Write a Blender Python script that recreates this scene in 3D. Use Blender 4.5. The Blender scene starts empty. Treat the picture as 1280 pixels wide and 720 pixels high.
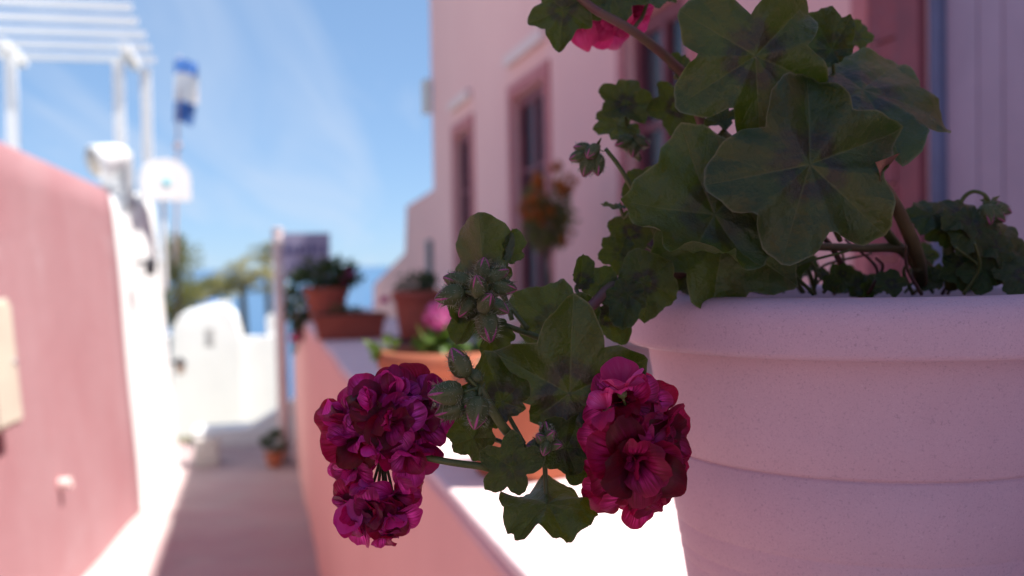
import bpy, math, random
from mathutils import Vector, Matrix
R = math.radians
rng = random.Random(7)
scene = bpy.context.scene
col = scene.collection

# ------------------------------------------------------------------ camera
EYE = 1.73                      # eye height above the alley floor
FPX = 1244.0                    # focal length in pixels of the 1280 wide photograph
cam_d = bpy.data.cameras.new('camera')
cam = bpy.data.objects.new('camera', cam_d)
col.objects.link(cam)
cam_d.sensor_width = 36.0
cam_d.lens = 36.0 * FPX / 1280.0
cam_d.clip_start = 0.02
cam_d.clip_end = 200000.0
PITCH, ROLL = math.atan(34.0 / FPX), -0.018
CM = Matrix.Translation((0, 0, EYE)) @ Matrix.Rotation(math.pi / 2 - PITCH, 4, 'X') @ Matrix.Rotation(ROLL, 4, 'Z')
cam.matrix_world = CM
cam_d.dof.use_dof = True
cam_d.dof.focus_distance = 0.625
cam_d.dof.aperture_fstop = 4.4
cam_d.dof.aperture_blades = 7
scene.camera = cam

# ------------------------------------------------------------------ sky, sun, exposure
ALX, ALY = -0.249, 0.9685       # direction in which the alley runs
SUN_EL = R(62.0)
SUN_AZ = math.atan2(0.9685, 0.249) + R(14.0)      # clockwise from +Y
sun_vec = Vector((math.sin(SUN_AZ) * math.cos(SUN_EL), math.cos(SUN_AZ) * math.cos(SUN_EL), math.sin(SUN_EL)))
sd = bpy.data.lights.new('sun', 'SUN')
sd.energy = 4.8
sd.angle = R(0.53)
sd.color = (1.0, 0.955, 0.89)
so = bpy.data.objects.new('sun', sd)
so.rotation_euler = sun_vec.to_track_quat('Z', 'Y').to_euler()
so.location = (20, 5, 40)
col.objects.link(so)
world = bpy.data.worlds.new('World')
scene.world = world
world.use_nodes = True
wn, wl = world.node_tree.nodes, world.node_tree.links
wn.clear()
sky = wn.new('ShaderNodeTexSky')
sky.sky_type = 'NISHITA'
sky.sun_disc = False
sky.sun_elevation = SUN_EL
sky.sun_rotation = SUN_AZ
sky.altitude = 1800.0
sky.air_density = 0.85
sky.dust_density = 0.0
sky.ozone_density = 4.5
bg = wn.new('ShaderNodeBackground')
bg.inputs['Strength'].default_value = 0.112
wout = wn.new('ShaderNodeOutputWorld')
tc = wn.new('ShaderNodeTexCoord')
sep = wn.new('ShaderNodeSeparateXYZ')
wl.new(tc.outputs['Generated'], sep.inputs[0])
add = wn.new('ShaderNodeMath'); add.operation = 'ADD'; add.inputs[1].default_value = 0.22
wl.new(sep.outputs['Z'], add.inputs[0])
dv = wn.new('ShaderNodeVectorMath'); dv.operation = 'DIVIDE'
wl.new(tc.outputs['Generated'], dv.inputs[0]); wl.new(add.outputs[0], dv.inputs[1])
mp = wn.new('ShaderNodeMapping')
mp.inputs['Rotation'].default_value = (0, 0, R(35))
mp.inputs['Scale'].default_value = (1.5, 0.38, 0.0)
mp.inputs['Location'].default_value = (0.35, 0.2, 0)
wl.new(dv.outputs[0], mp.inputs['Vector'])
nz = wn.new('ShaderNodeTexNoise')
nz.inputs['Scale'].default_value = 1.5; nz.inputs['Detail'].default_value = 7; nz.inputs['Roughness'].default_value = 0.55
nz.inputs['Distortion'].default_value = 0.8
wl.new(mp.outputs[0], nz.inputs['Vector'])
cr = wn.new('ShaderNodeMapRange')
cr.inputs['From Min'].default_value = 0.50; cr.inputs['From Max'].default_value = 0.82
cr.inputs['To Min'].default_value = 0.0; cr.inputs['To Max'].default_value = 0.75
wl.new(nz.outputs['Fac'], cr.inputs['Value'])
cm = wn.new('ShaderNodeMix'); cm.data_type = 'RGBA'
cm.inputs['B'].default_value = (3.5, 3.9, 4.6, 1)
gm = wn.new('ShaderNodeGamma'); gm.inputs['Gamma'].default_value = 0.42     # softer range between zenith and horizon
tint = wn.new('ShaderNodeVectorMath'); tint.operation = 'MULTIPLY'; tint.inputs[1].default_value = (1.17, 1.56, 2.05)
wl.new(sky.outputs[0], gm.inputs['Color']); wl.new(gm.outputs[0], tint.inputs[0])
wl.new(cr.outputs[0], cm.inputs['Factor']); wl.new(tint.outputs[0], cm.inputs['A'])
wl.new(cm.outputs['Result'], bg.inputs['Color'])
wl.new(bg.outputs[0], wout.inputs['Surface'])
scene.view_settings.view_transform = 'Standard'
scene.view_settings.look = 'None'
scene.view_settings.gamma = 1.0
scene.view_settings.exposure = 0.92
scene.render.engine = 'CYCLES'
scene.render.resolution_x, scene.render.resolution_y = 1024, 576

# ------------------------------------------------------------------ geometry helpers
C0 = Vector((0, 0, EYE))
CR = CM.to_3x3() @ Vector((1, 0, 0))
CU = CM.to_3x3() @ Vector((0, 1, 0))
CB = CM.to_3x3() @ Vector((0, 0, 1))        # towards the viewer
def ray(x, y): return CR * ((x - 640) / FPX) + CU * ((360 - y) / FPX) - CB
def P(x, y, d): return C0 + ray(x, y) * d
def on_z(x, y, z):
    v = ray(x, y); return C0 + v * ((z - EYE) / v.z)
def on_t(x, y, t):                            # where a pixel's ray meets the vertical plane t = const
    v = ray(x, y); vt = v.x * 0.9685 + v.y * 0.249
    return C0 + v * (t / vt)
def AL(s, t, z): return Vector((s * ALX + t * 0.9685, s * ALY + t * 0.249, z))   # alley frame
def st(p): return (p.x * ALX + p.y * ALY, p.x * 0.9685 + p.y * 0.249)

class MB:
    def __init__(self): self.v, self.f, self.uv, self.mi, self.attr = [], [], [], [], []
    def add(self, verts, faces, uvs=None, mi=0, attr=None):
        o = len(self.v)
        self.v += [tuple(p) for p in verts]
        self.f += [tuple(i + o for i in f) for f in faces]
        self.mi += [mi] * len(faces)
        self.uv += list(uvs) if uvs is not None else [(0, 0)] * len(verts)
        self.attr += list(attr) if attr is not None else [0.0] * len(verts)
        return self
    def mesh(self, name, mats, smooth=True):
        m = bpy.data.meshes.new(name)
        m.from_pydata(self.v, [], self.f)
        for mt in (mats if isinstance(mats, (list, tuple)) else [mats]): m.materials.append(mt)
        u = m.uv_layers.new(name='UVMap')
        lv = [0] * len(m.loops); m.loops.foreach_get('vertex_index', lv)
        flat = []
        for i in lv: flat += self.uv[i]
        u.data.foreach_set('uv', flat)
        a = m.attributes.new('edge', 'FLOAT', 'POINT'); a.data.foreach_set('value', self.attr)
        m.polygons.foreach_set('material_index', self.mi)
        m.polygons.foreach_set('use_smooth', [smooth] * len(m.polygons))
        m.update()
        return m
    def build(self, name, mats, parent=None, smooth=True, **kw):
        return link(name, self.mesh(name, mats, smooth), parent, **kw)
def link(name, mesh, parent=None, mat=None, **kw):
    o = bpy.data.objects.new(name, mesh); col.objects.link(o)
    if parent is not None:
        o.parent = parent
        o.matrix_parent_inverse = Matrix.Translation(-WPOS.get(parent.name, Vector()))
    if mat is not None: o.matrix_basis = mat
    tag(o, **kw)
    return o
WPOS = {}
def tag(o, label=None, cat=None, group=None, kind=None):
    if label: o['label'] = label
    if cat: o['category'] = cat
    if group: o['group'] = group
    if kind: o['kind'] = kind
def thing(name, loc, label, cat, group=None, kind=None):
    o = bpy.data.objects.new(name, None); col.objects.link(o)
    o.location = loc; o.empty_display_size = 0.05
    WPOS[o.name] = Vector(loc)
    tag(o, label, cat, group, kind)
    return o

def box_pts(mb, p, mi=0):       # p = 8 corners: bottom 4 ccw, top 4 ccw
    return mb.add(p, [(3, 2, 1, 0), (4, 5, 6, 7), (0, 1, 5, 4), (1, 2, 6, 5), (2, 3, 7, 6), (3, 0, 4, 7)], mi=mi)
def box_al(mb, s0, s1, t0, t1, z0, z1, mi=0):
    return box_pts(mb, [AL(s0, t0, z0), AL(s0, t1, z0), AL(s1, t1, z0), AL(s1, t0, z0),
                        AL(s0, t0, z1), AL(s0, t1, z1), AL(s1, t1, z1), AL(s1, t0, z1)], mi)
def box_o(mb, c, ux, uy, uz, hx, hy, hz, mi=0):
    q = []
    for k in (-1, 1):
        for (i, j) in ((-1, -1), (1, -1), (1, 1), (-1, 1)): q.append(c + ux * hx * i + uy * hy * j + uz * hz * k)
    return box_pts(mb, q, mi)
def lathe(mb, c, prof, n=64, mi=0, axis=None, jitter=0.0):
    a = (axis or Vector((0, 0, 1))).normalized()
    q = Vector((0, 0, 1)).rotation_difference(a)
    vs, fs, uv = [], [], []
    for k, (r, z) in enumerate(prof):
        for i in range(n):
            th = 2 * math.pi * i / n
            vs.append(c + q @ Vector((r * math.cos(th), r * math.sin(th), z)))
            uv.append((i / n, k / max(1, len(prof) - 1)))
    for k in range(len(prof) - 1):
        for i in range(n):
            j = (i + 1) % n
            fs.append((k * n + i, k * n + j, (k + 1) * n + j, (k + 1) * n + i))
    return mb.add(vs, fs, uv, mi)
def catmull(pts, per=8):
    pts = [Vector(p) for p in pts]
    if len(pts) == 2: return [pts[0].lerp(pts[1], i / per) for i in range(per + 1)]
    q = [pts[0] * 2 - pts[1]] + pts + [pts[-1] * 2 - pts[-2]]
    out = []
    for i in range(1, len(q) - 2):
        a, b, c, d = q[i - 1:i + 3]
        for k in range(per):
            t = k / per
            out.append(0.5 * ((2 * b) + (c - a) * t + (2 * a - 5 * b + 4 * c - d) * t * t + (3 * b - a - 3 * c + d) * t ** 3))
    out.append(pts[-1]); return out
def tube(mb, pts, r0, r1, n=10, per=8, mi=0, cap=True):
    p = catmull(pts, per); m = len(p)
    t = (p[1] - p[0]).normalized()
    nrm = t.orthogonal().normalized()
    vs, fs, uv = [], [], []
    for k in range(m):
        t2 = (p[min(k + 1, m - 1)] - p[max(k - 1, 0)]).normalized()
        nrm = (nrm - t2 * nrm.dot(t2)).normalized(); b = t2.cross(nrm)
        f = k / (m - 1); r = r0 + (r1 - r0) * f
        for i in range(n):
            a = 2 * math.pi * i / n
            vs.append(p[k] + (nrm * math.cos(a) + b * math.sin(a)) * r); uv.append((i / n, f))
    for k in range(m - 1):
        for i in range(n):
            j = (i + 1) % n
            fs.append((k * n + i, k * n + j, (k + 1) * n + j, (k + 1) * n + i))
    if cap: fs += [tuple(range(n))[::-1], tuple(range((m - 1) * n, m * n))]
    return mb.add(vs, fs, uv, mi)

# ------------------------------------------------------------------ materials
class NT:
    def __init__(self, name):
        self.m = bpy.data.materials.new(name); self.m.use_nodes = True
        self.t = self.m.node_tree; self.n, self.l = self.t.nodes, self.t.links
        self.n.clear(); self.out = self.n.new('ShaderNodeOutputMaterial')
    def new(self, typ, **kw):
        nd = self.n.new(typ)
        for k, v in kw.items(): setattr(nd, k, v)
        return nd
    def val(self, sock, v):
        if hasattr(v, 'links') or hasattr(v, 'is_linked'): self.l.new(v, sock)
        elif isinstance(v, (tuple, list)) and len(v) == 3 and sock.type == 'RGBA': sock.default_value = (*v, 1)
        else: sock.default_value = v
    def math(self, op, a, b=0.0, clamp=False):
        nd = self.new('ShaderNodeMath', operation=op, use_clamp=clamp)
        self.val(nd.inputs[0], a); self.val(nd.inputs[1], b); return nd.outputs[0]
    def mix(self, f, a, b, mode='MIX'):
        nd = self.new('ShaderNodeMix', data_type='RGBA', blend_type=mode)
        self.val(nd.inputs['Factor'], f); self.val(nd.inputs['A'], a); self.val(nd.inputs['B'], b); return nd.outputs['Result']
    def rng(self, v, a, b, c=0.0, d=1.0, smooth=False):
        nd = self.new('ShaderNodeMapRange')
        if smooth: nd.interpolation_type = 'SMOOTHSTEP'
        self.val(nd.inputs['Value'], v)
        for k, x in zip(('From Min', 'From Max', 'To Min', 'To Max'), (a, b, c, d)): self.val(nd.inputs[k], x)
        return nd.outputs[0]
    def noise(self, scale, detail=4, rough=0.55, vec=None, dist=0.0):
        nd = self.new('ShaderNodeTexNoise')
        nd.inputs['Scale'].default_value = scale; nd.inputs['Detail'].default_value = detail
        nd.inputs['Roughness'].default_value = rough; nd.inputs['Distortion'].default_value = dist
        if vec is not None: self.l.new(vec, nd.inputs['Vector'])
        return nd.outputs['Fac']
    def obj(self): return self.new('ShaderNodeTexCoord').outputs['Object']
    def uvc(self): return self.new('ShaderNodeTexCoord').outputs['UV']
    def mapping(self, vec, scale=(1, 1, 1), rot=(0, 0, 0), loc=(0, 0, 0)):
        nd = self.new('ShaderNodeMapping'); self.l.new(vec, nd.inputs['Vector'])
        nd.inputs['Scale'].default_value = scale; nd.inputs['Rotation'].default_value = rot; nd.inputs['Location'].default_value = loc
        return nd.outputs[0]
    def bump(self, h, strength, dist=0.01):
        nd = self.new('ShaderNodeBump'); nd.inputs['Strength'].default_value = strength; nd.inputs['Distance'].default_value = dist
        self.l.new(h, nd.inputs['Height']); return nd.outputs[0]
    def bsdf(self, color, rough=0.6, normal=None, spec=0.5, **kw):
        nd = self.new('ShaderNodeBsdfPrincipled')
        self.val(nd.inputs['Base Color'], color); self.val(nd.inputs['Roughness'], rough)
        nd.inputs['Specular IOR Level'].default_value = spec
        if normal is not None: self.l.new(normal, nd.inputs['Normal'])
        for k, v in kw.items(): self.val(nd.inputs[k], v)
        return nd.outputs[0]
    def finish(self, sh): self.l.new(sh, self.out.inputs['Surface']); return self.m
    def leafy(self, color, rough, normal, trans_col, f, spec=0.4):
        b = self.bsdf(color, rough, normal, spec)
        t = self.new('ShaderNodeBsdfTranslucent'); self.val(t.inputs['Color'], trans_col)
        if normal is not None: self.l.new(normal, t.inputs['Normal'])
        ms = self.new('ShaderNodeMixShader'); self.val(ms.inputs[0], f)
        self.l.new(b, ms.inputs[1]); self.l.new(t.outputs[0], ms.inputs[2])
        return self.finish(ms.outputs[0])

def m_plaster(name, c1, c2, scale=1.3, streak=0.5, rough=0.9, bump=0.35, c3=None):
    n = NT(name); o = n.obj()
    a = n.noise(scale, 6, 0.6, o)
    s = n.noise(2.2, 4, 0.6, n.mapping(o, (2.2, 2.2, 0.28)))
    f = n.rng(n.math('ADD', n.math('MULTIPLY', a, 1 - streak), n.math('MULTIPLY', s, streak)), 0.34, 0.66)
    c = n.mix(f, c1, c2)
    if c3:
        f3 = n.rng(n.noise(scale * 2.7, 5, 0.65, o), 0.58, 0.75, 0, 0.7)
        c = n.mix(f3, c, c3)
    fine = n.noise(60, 5, 0.6, o); mid = n.noise(9, 3, 0.5, o)
    h = n.math('ADD', n.math('MULTIPLY', fine, 0.3), mid)
    return n.finish(n.bsdf(c, rough, n.bump(h, bump, 0.012), 0.2))
def m_simple(name, c1, c2=None, scale=8, rough=0.6, bump=0.1, spec=0.4, dist=0.004, metal=0.0):
    n = NT(name); o = n.obj()
    nz_ = n.noise(scale, 5, 0.6, o)
    c = n.mix(n.rng(nz_, 0.35, 0.65), c1, c2 or tuple(x * 0.8 for x in c1))
    return n.finish(n.bsdf(c, rough, n.bump(n.noise(scale * 6, 4, 0.6, o), bump, dist), spec, Metallic=metal))

M = {}
M['pink_lit'] = m_plaster('rose_plaster', (0.40, 0.23, 0.245), (0.355, 0.165, 0.18), 0.9, 0.22, c3=(0.435, 0.285, 0.30))
M['pink_low'] = m_plaster('salmon_plaster', (0.80, 0.455, 0.415), (0.74, 0.405, 0.37), 1.3, 0.4)
M['pink_house'] = m_plaster('pale_rose_plaster', (0.86, 0.50, 0.46), (0.81, 0.445, 0.415), 0.9, 0.5)
M['ledge'] = m_plaster('whitewashed_ledge', (0.82, 0.64, 0.62), (0.76, 0.57, 0.56), 4.0, 0.1, bump=0.3, c3=(0.68, 0.50, 0.50))
M['white'] = m_plaster('whitewash', (0.80, 0.80, 0.79), (0.73, 0.73, 0.72), 1.5, 0.5, c3=(0.68, 0.67, 0.65))
M['white_paint'] = m_simple('white_painted_timber', (0.84, 0.84, 0.83), (0.80, 0.80, 0.79), 6, 0.5)
M['cream'] = m_simple('cream_metal_box', (0.62, 0.56, 0.45), (0.55, 0.49, 0.40), 5, 0.5)
M['grey'] = m_simple('galvanised_grey', (0.45, 0.45, 0.46), (0.36, 0.36, 0.37), 9, 0.45)
M['tan'] = m_simple('tan_lens', (0.48, 0.40, 0.32), None, 6, 0.3)
M['cyan'] = m_simple('cyan_paint', (0.25, 0.75, 0.85), None, 6, 0.5)
M['blue'] = m_simple('cobalt_blue', (0.10, 0.26, 0.60), (0.09, 0.22, 0.54), 6, 0.55)
M['blue_door'] = m_simple('blue_grey_door_paint', (0.13, 0.27, 0.42), None, 6, 0.5)
M['terra'] = m_plaster('terracotta', (0.44, 0.15, 0.08), (0.38, 0.125, 0.07), 12, 0.1, 0.8, 0.2, c3=(0.45, 0.21, 0.14))
M['terra_dark'] = m_plaster('dark_terracotta', (0.31, 0.085, 0.055), (0.26, 0.07, 0.05), 12, 0.1, 0.75, 0.2)
M['saucer'] = m_simple('dark_plastic', (0.035, 0.035, 0.045), None, 20, 0.5)
M['soil'] = m_simple('potting_soil', (0.045, 0.03, 0.02), (0.02, 0.014, 0.01), 60, 0.95, 0.8, 0.1, 0.01)
M['trim'] = m_simple('dusky_red_frame_paint', (0.24, 0.06, 0.075), (0.19, 0.05, 0.065), 7, 0.6, 0.2)
M['trim_pink'] = m_plaster('rose_trim', (0.58, 0.22, 0.22), (0.48, 0.165, 0.175), 6, 0.3)
M['stone_red'] = m_plaster('red_stone', (0.30, 0.09, 0.10), (0.22, 0.085, 0.105), 14, 0.1, bump=0.7, c3=(0.33, 0.22, 0.25))
M['lilac_door'] = m_simple('lilac_door_paint', (0.36, 0.28, 0.36), (0.32, 0.25, 0.325), 5, 0.55, 0.1)
M['door_edge'] = m_simple('slate_blue_door_edge', (0.15, 0.18, 0.30), None, 5, 0.5)
M['mould'] = m_plaster('pale_stone_mould', (0.82, 0.62, 0.58), (0.76, 0.56, 0.53), 6, 0.2)
M['sign'] = m_simple('lavender_sign_board', (0.34, 0.32, 0.45), (0.30, 0.28, 0.41), 4, 0.5)
M['sign_ink'] = m_simple('dark_blue_lettering', (0.12, 0.12, 0.24), None, 4, 0.5)
M['pole'] = m_simple('pinkish_post_paint', (0.56, 0.45, 0.45), (0.50, 0.40, 0.41), 5, 0.6)
n = NT('dark_window_glass'); M['glass'] = n.finish(n.bsdf((0.012, 0.012, 0.022), 0.22, None, 0.3))
n = NT('alley_paving'); o = n.obj()
br = n.new('ShaderNodeTexBrick'); n.l.new(n.mapping(o, (1, 1, 1), (0, 0, R(14.4))), br.inputs['Vector'])
br.inputs['Scale'].default_value = 1.0; br.inputs['Mortar Size'].default_value = 0.012
br.inputs['Brick Width'].default_value = 0.6; br.inputs['Row Height'].default_value = 0.4
br.inputs['Color1'].default_value = (0.40, 0.30, 0.295, 1); br.inputs['Color2'].default_value = (0.48, 0.375, 0.36, 1); br.inputs['Mortar'].default_value = (0.40, 0.36, 0.345, 1)
c = n.mix(n.rng(n.noise(2.5, 6, 0.6, o), 0.35, 0.7, 0, 0.75), br.outputs['Color'], (0.42, 0.265, 0.275))
M['paving'] = n.finish(n.bsdf(c, 0.85, n.bump(n.noise(40, 5, 0.6, o), 0.4, 0.01), 0.3))
M['pale_ground'] = m_plaster('pale_cement', (0.58, 0.545, 0.51), (0.49, 0.46, 0.43), 2.0, 0.1)
M['terrain'] = m_plaster('dry_hillside', (0.22, 0.18, 0.12), (0.13, 0.13, 0.07), 0.4, 0.1, c3=(0.07, 0.09, 0.04))
n = NT('sea'); o = n.obj()
M['sea'] = n.finish(n.bsdf(n.mix(n.noise(0.0006, 3, 0.5, o), (0.022, 0.10, 0.225), (0.028, 0.12, 0.25)), 0.2, n.bump(n.noise(0.05, 4, 0.6, o), 0.4, 3.0), 0.35))
def m_leafsimple(name, c1, c2, tr, f=0.35, rough=0.5):
    n = NT(name); o = n.obj()
    c = n.mix(n.rng(n.noise(3.0 if 'far' in name else 18.0, 3, 0.6, o), 0.35, 0.65), c1, c2)
    return n.leafy(c, rough, None, tr, f)
M['lf_dark'] = m_leafsimple('dark_foliage', (0.03, 0.055, 0.02), (0.05, 0.085, 0.03), (0.06, 0.12, 0.02))
M['lf_bright'] = m_leafsimple('bright_foliage', (0.10, 0.19, 0.03), (0.13, 0.20, 0.05), (0.2, 0.32, 0.05))
M['lf_olive'] = m_leafsimple('far_olive_foliage', (0.13, 0.135, 0.04), (0.20, 0.185, 0.06), (0.25, 0.25, 0.06))
M['lf_palm'] = m_leafsimple('far_palm_frond', (0.22, 0.20, 0.08), (0.32, 0.28, 0.14), (0.32, 0.30, 0.10))
M['bark'] = m_simple('bark', (0.16, 0.12, 0.08), (0.10, 0.075, 0.05), 12, 0.9, 0.6)
M['fl_pink'] = m_leafsimple('pink_blossom', (0.75, 0.16, 0.45), (0.85, 0.25, 0.55), (0.8, 0.2, 0.5), 0.4)
M['fl_orange'] = m_leafsimple('orange_blossom', (0.42, 0.12, 0.02), (0.52, 0.17, 0.03), (0.5, 0.15, 0.02), 0.4)
M['fl_mag'] = m_leafsimple('magenta_blossom', (0.55, 0.02, 0.20), (0.65, 0.05, 0.32), (0.8, 0.05, 0.3), 0.4)

# speckled plastic of the big pot
n = NT('speckled_pink_plastic'); o = n.obj()
base = n.mix(n.rng(n.noise(7, 4, 0.6, o), 0.3, 0.7), (0.50, 0.335, 0.405), (0.45, 0.295, 0.36))
sp1 = n.rng(n.noise(520, 2, 0.5, o), 0.61, 0.72, 0, 0.32)
sp2 = n.rng(n.noise(900, 2, 0.5, o), 0.56, 0.72, 0, 0.30)
pale = n.rng(n.noise(700, 2, 0.5, n.mapping(o, (1, 1, 1), (0, 0, 0), (3, 5, 1))), 0.62, 0.72, 0, 0.35)
c = n.mix(pale, base, (0.58, 0.45, 0.50))
c = n.mix(sp2, c, (0.17, 0.11, 0.17)); c = n.mix(sp1, c, (0.12, 0.075, 0.12))
stain = n.rng(n.noise(3.2, 6, 0.65, n.mapping(o, (1, 1, 0.35), (0, 0, 0), (0.4, 1.2, 0))), 0.5, 0.72, 0, 0.35)
c = n.mix(stain, c, (0.35, 0.23, 0.28))
M['pot'] = n.finish(n.bsdf(c, 0.6, n.bump(n.noise(650, 3, 0.5, o), 0.12, 0.0008), 0.35))

# geranium leaf
LOBES = [0, 64, -64, 128, -128]
def m_leaf():
    n = NT('ivy_geranium_leaf'); uv = n.uvc()
    sx = n.new('ShaderNodeSeparateXYZ'); n.l.new(uv, sx.inputs[0])
    X, Y = sx.outputs['X'], sx.outputs['Y']
    rad = n.math('SQRT', n.math('ADD', n.math('MULTIPLY', X, X), n.math('MULTIPLY', Y, Y)))
    vein = None
    def line(a, qx, qy, w, cur):
        dx, dy = math.sin(a), math.cos(a)
        x = n.math('SUBTRACT', X, qx) if qx else X
        y = n.math('SUBTRACT', Y, qy) if qy else Y
        al = n.math('ADD', n.math('MULTIPLY', x, dx), n.math('MULTIPLY', y, dy))
        ac = n.math('ABSOLUTE', n.math('SUBTRACT', n.math('MULTIPLY', x, dy), n.math('MULTIPLY', y, dx)))
        width = n.math('MAXIMUM', n.math('SUBTRACT', w, n.math('MULTIPLY', al, w * 0.75)), 0.003)
        v = n.math('SUBTRACT', 1.0, n.math('DIVIDE', ac, width), True)
        v = n.math('MULTIPLY', v, n.rng(al, -0.005, 0.02))
        return v if cur is None else n.math('MAXIMUM', cur, v)
    for a in LOBES: vein = line(R(a), 0, 0, 0.026, vein)
    sec = None
    for a in LOBES:
        for (q, d) in ((0.38, 30), (0.46, -32)):
            sec = line(R(a + d), math.sin(R(a)) * q, math.cos(R(a)) * q, 0.014, sec)
    allv = n.math('MAXIMUM', vein, n.math('MULTIPLY', sec, 0.4))
    oi = n.new('ShaderNodeObjectInfo').outputs['Random']
    nz1 = n.noise(3.0, 5, 0.6, uv); nz2 = n.noise(14, 4, 0.6, uv)
    c = n.mix(n.rng(nz1, 0.38, 0.62), (0.017, 0.036, 0.006), (0.033, 0.060, 0.009))
    c = n.mix(n.math('MULTIPLY', oi, 0.55), c, (0.030, 0.036, 0.007))
    # dark purple zone round the middle
    zr = n.math('ADD', rad, n.math('MULTIPLY', n.math('SUBTRACT', nz1, 0.5), 0.6))
    zone = n.math('MULTIPLY', n.rng(zr, 0.10, 0.20, 0, 1, True), n.rng(zr, 0.24, 0.46, 1, 0, True))
    zone = n.math('MULTIPLY', zone, n.rng(oi, 0.15, 0.7, 0.15, 0.8))
    c = n.mix(n.math('MULTIPLY', zone, 0.8), c, (0.026, 0.014, 0.019))
    c = n.mix(n.math('MULTIPLY', allv, 0.6), c, (0.085, 0.09, 0.033))
    e = n.new('ShaderNodeAttribute', attribute_name='edge').outputs['Fac']
    c = n.mix(n.rng(e, 0.972, 0.995, 0, 0.75), c, (0.13, 0.125, 0.07))
    brown = n.math('MULTIPLY', n.rng(nz2, 0.62, 0.74), n.rng(e, 0.8, 1.0, 0, 0.55))
    c = n.mix(brown, c, (0.12, 0.055, 0.03))
    dust = n.rng(n.noise(90, 2, 0.5, uv), 0.70, 0.76, 0, 0.5)
    c = n.mix(dust, c, (0.2, 0.22, 0.16))
    bf = n.new('ShaderNodeNewGeometry').outputs['Backfacing']
    c = n.mix(n.math('MULTIPLY', bf, 0.55), c, (0.07, 0.08, 0.038))
    h = n.math('ADD', n.math('MULTIPLY', allv, -0.12), n.math('ADD', n.math('MULTIPLY', n.noise(9, 4, 0.6, uv), 0.9), n.math('MULTIPLY', n.noise(70, 3, 0.6, uv), 0.12)))
    return n.leafy(c, 0.36, n.bump(h, 0.7, 0.0035), n.mix(zone, (0.14, 0.20, 0.008), (0.04, 0.02, 0.02)), 0.28, 0.45)
M['leaf'] = m_leaf()
def m_stem(name, c1, c2):
    n = NT(name); uv = n.uvc(); o = n.obj()
    sx = n.new('ShaderNodeSeparateXYZ'); n.l.new(uv, sx.inputs[0])
    c = n.mix(n.rng(n.noise(60, 4, 0.6, o), 0.35, 0.65), c1, c2)
    return n.leafy(c, 0.5, n.bump(n.noise(500, 3, 0.6, o), 0.3, 0.0006), tuple(x * 1.6 for x in c1), 0.12)
M['stem'] = m_stem('green_stem', (0.065, 0.085, 0.022), (0.095, 0.10, 0.036))
M['stem_brown'] = m_stem('woody_stem', (0.10, 0.065, 0.035), (0.14, 0.10, 0.05))
M['stem_purple'] = m_stem('purple_stem', (0.13, 0.045, 0.055), (0.11, 0.07, 0.04))
# petals
def m_petal(name, deep, bright, sheen, back, tr):
    n = NT(name); uv = n.uvc()
    sx = n.new('ShaderNodeSeparateXYZ'); n.l.new(uv, sx.inputs[0]); U, V = sx.outputs['X'], sx.outputs['Y']
    oi = n.new('ShaderNodeObjectInfo').outputs['Random']
    fan = n.math('DIVIDE', n.math('SUBTRACT', U, 0.5), n.math('ADD', n.math('MULTIPLY', V, 0.8), 0.35))
    cv = n.new('ShaderNodeCombineXYZ'); n.val(cv.inputs[0], n.math('MULTIPLY', fan, 15.0)); n.val(cv.inputs[1], n.math('MULTIPLY', V, 1.1)); n.val(cv.inputs[2], n.math('MULTIPLY', oi, 37.0))
    streak = n.rng(n.noise(1.0, 3, 0.65, cv.outputs[0], 0.2), 0.36, 0.62)
    mid = n.math('SUBTRACT', 1.0, n.math('MULTIPLY', n.math('ABSOLUTE', n.math('SUBTRACT', U, 0.5)), 1.9), True)
    tip = n.rng(V, 0.62, 1.0, 1.0, 0.15, True)
    f = n.math('MULTIPLY', n.math('MULTIPLY', streak, mid), tip)
    c = n.mix(n.rng(n.noise(2.0, 3, 0.6, cv.outputs[0]), 0.35, 0.7), deep, bright)
    c = n.mix(n.math('MULTIPLY', f, 1.5, True), c, sheen)  # violet-pink sheen along the middle painted into the petal colour
    ed = n.math('POWER', n.math('MAXIMUM', n.math('ABSOLUTE', n.math('SUBTRACT', n.math('MULTIPLY', U, 2.0), 1.0)), V), 14.0)
    c = n.mix(n.math('MULTIPLY', ed, 0.45), c, back)
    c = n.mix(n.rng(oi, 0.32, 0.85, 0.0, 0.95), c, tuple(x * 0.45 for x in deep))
    c = n.mix(n.math('MULTIPLY', n.rng(V, 0.1, 0.6, 0.9, 0.0), 1.0), c, tuple(x * 0.5 for x in deep))  # flower-centre shade put into the colour towards the petal base
    bf = n.new('ShaderNodeNewGeometry').outputs['Backfacing']
    c = n.mix(n.math('MULTIPLY', bf, 0.5), c, back)
    h = n.math('ADD', streak, n.noise(6, 3, 0.6, uv))
    return n.leafy(c, 0.42, n.bump(h, 0.22, 0.0006), tr, 0.26, 0.18)
M['withered'] = m_stem('withered_leaf', (0.22, 0.085, 0.06), (0.12, 0.045, 0.03))
M['petal'] = m_petal('crimson_petal', (0.12, 0.001, 0.012), (0.36, 0.003, 0.055), (0.84, 0.05, 0.36), (0.60, 0.03, 0.18), (0.85, 0.003, 0.10))
M['petal_faded'] = m_petal('fading_magenta_petal', (0.11, 0.001, 0.026), (0.32, 0.004, 0.105), (0.95, 0.09, 0.62), (0.66, 0.05, 0.36), (0.85, 0.004, 0.22))
M['petal_deep'] = m_petal('deep_crimson_petal', (0.07, 0.0008, 0.007), (0.22, 0.002, 0.028), (0.48, 0.02, 0.16), (0.40, 0.015, 0.10), (0.55, 0.002, 0.05))
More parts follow.
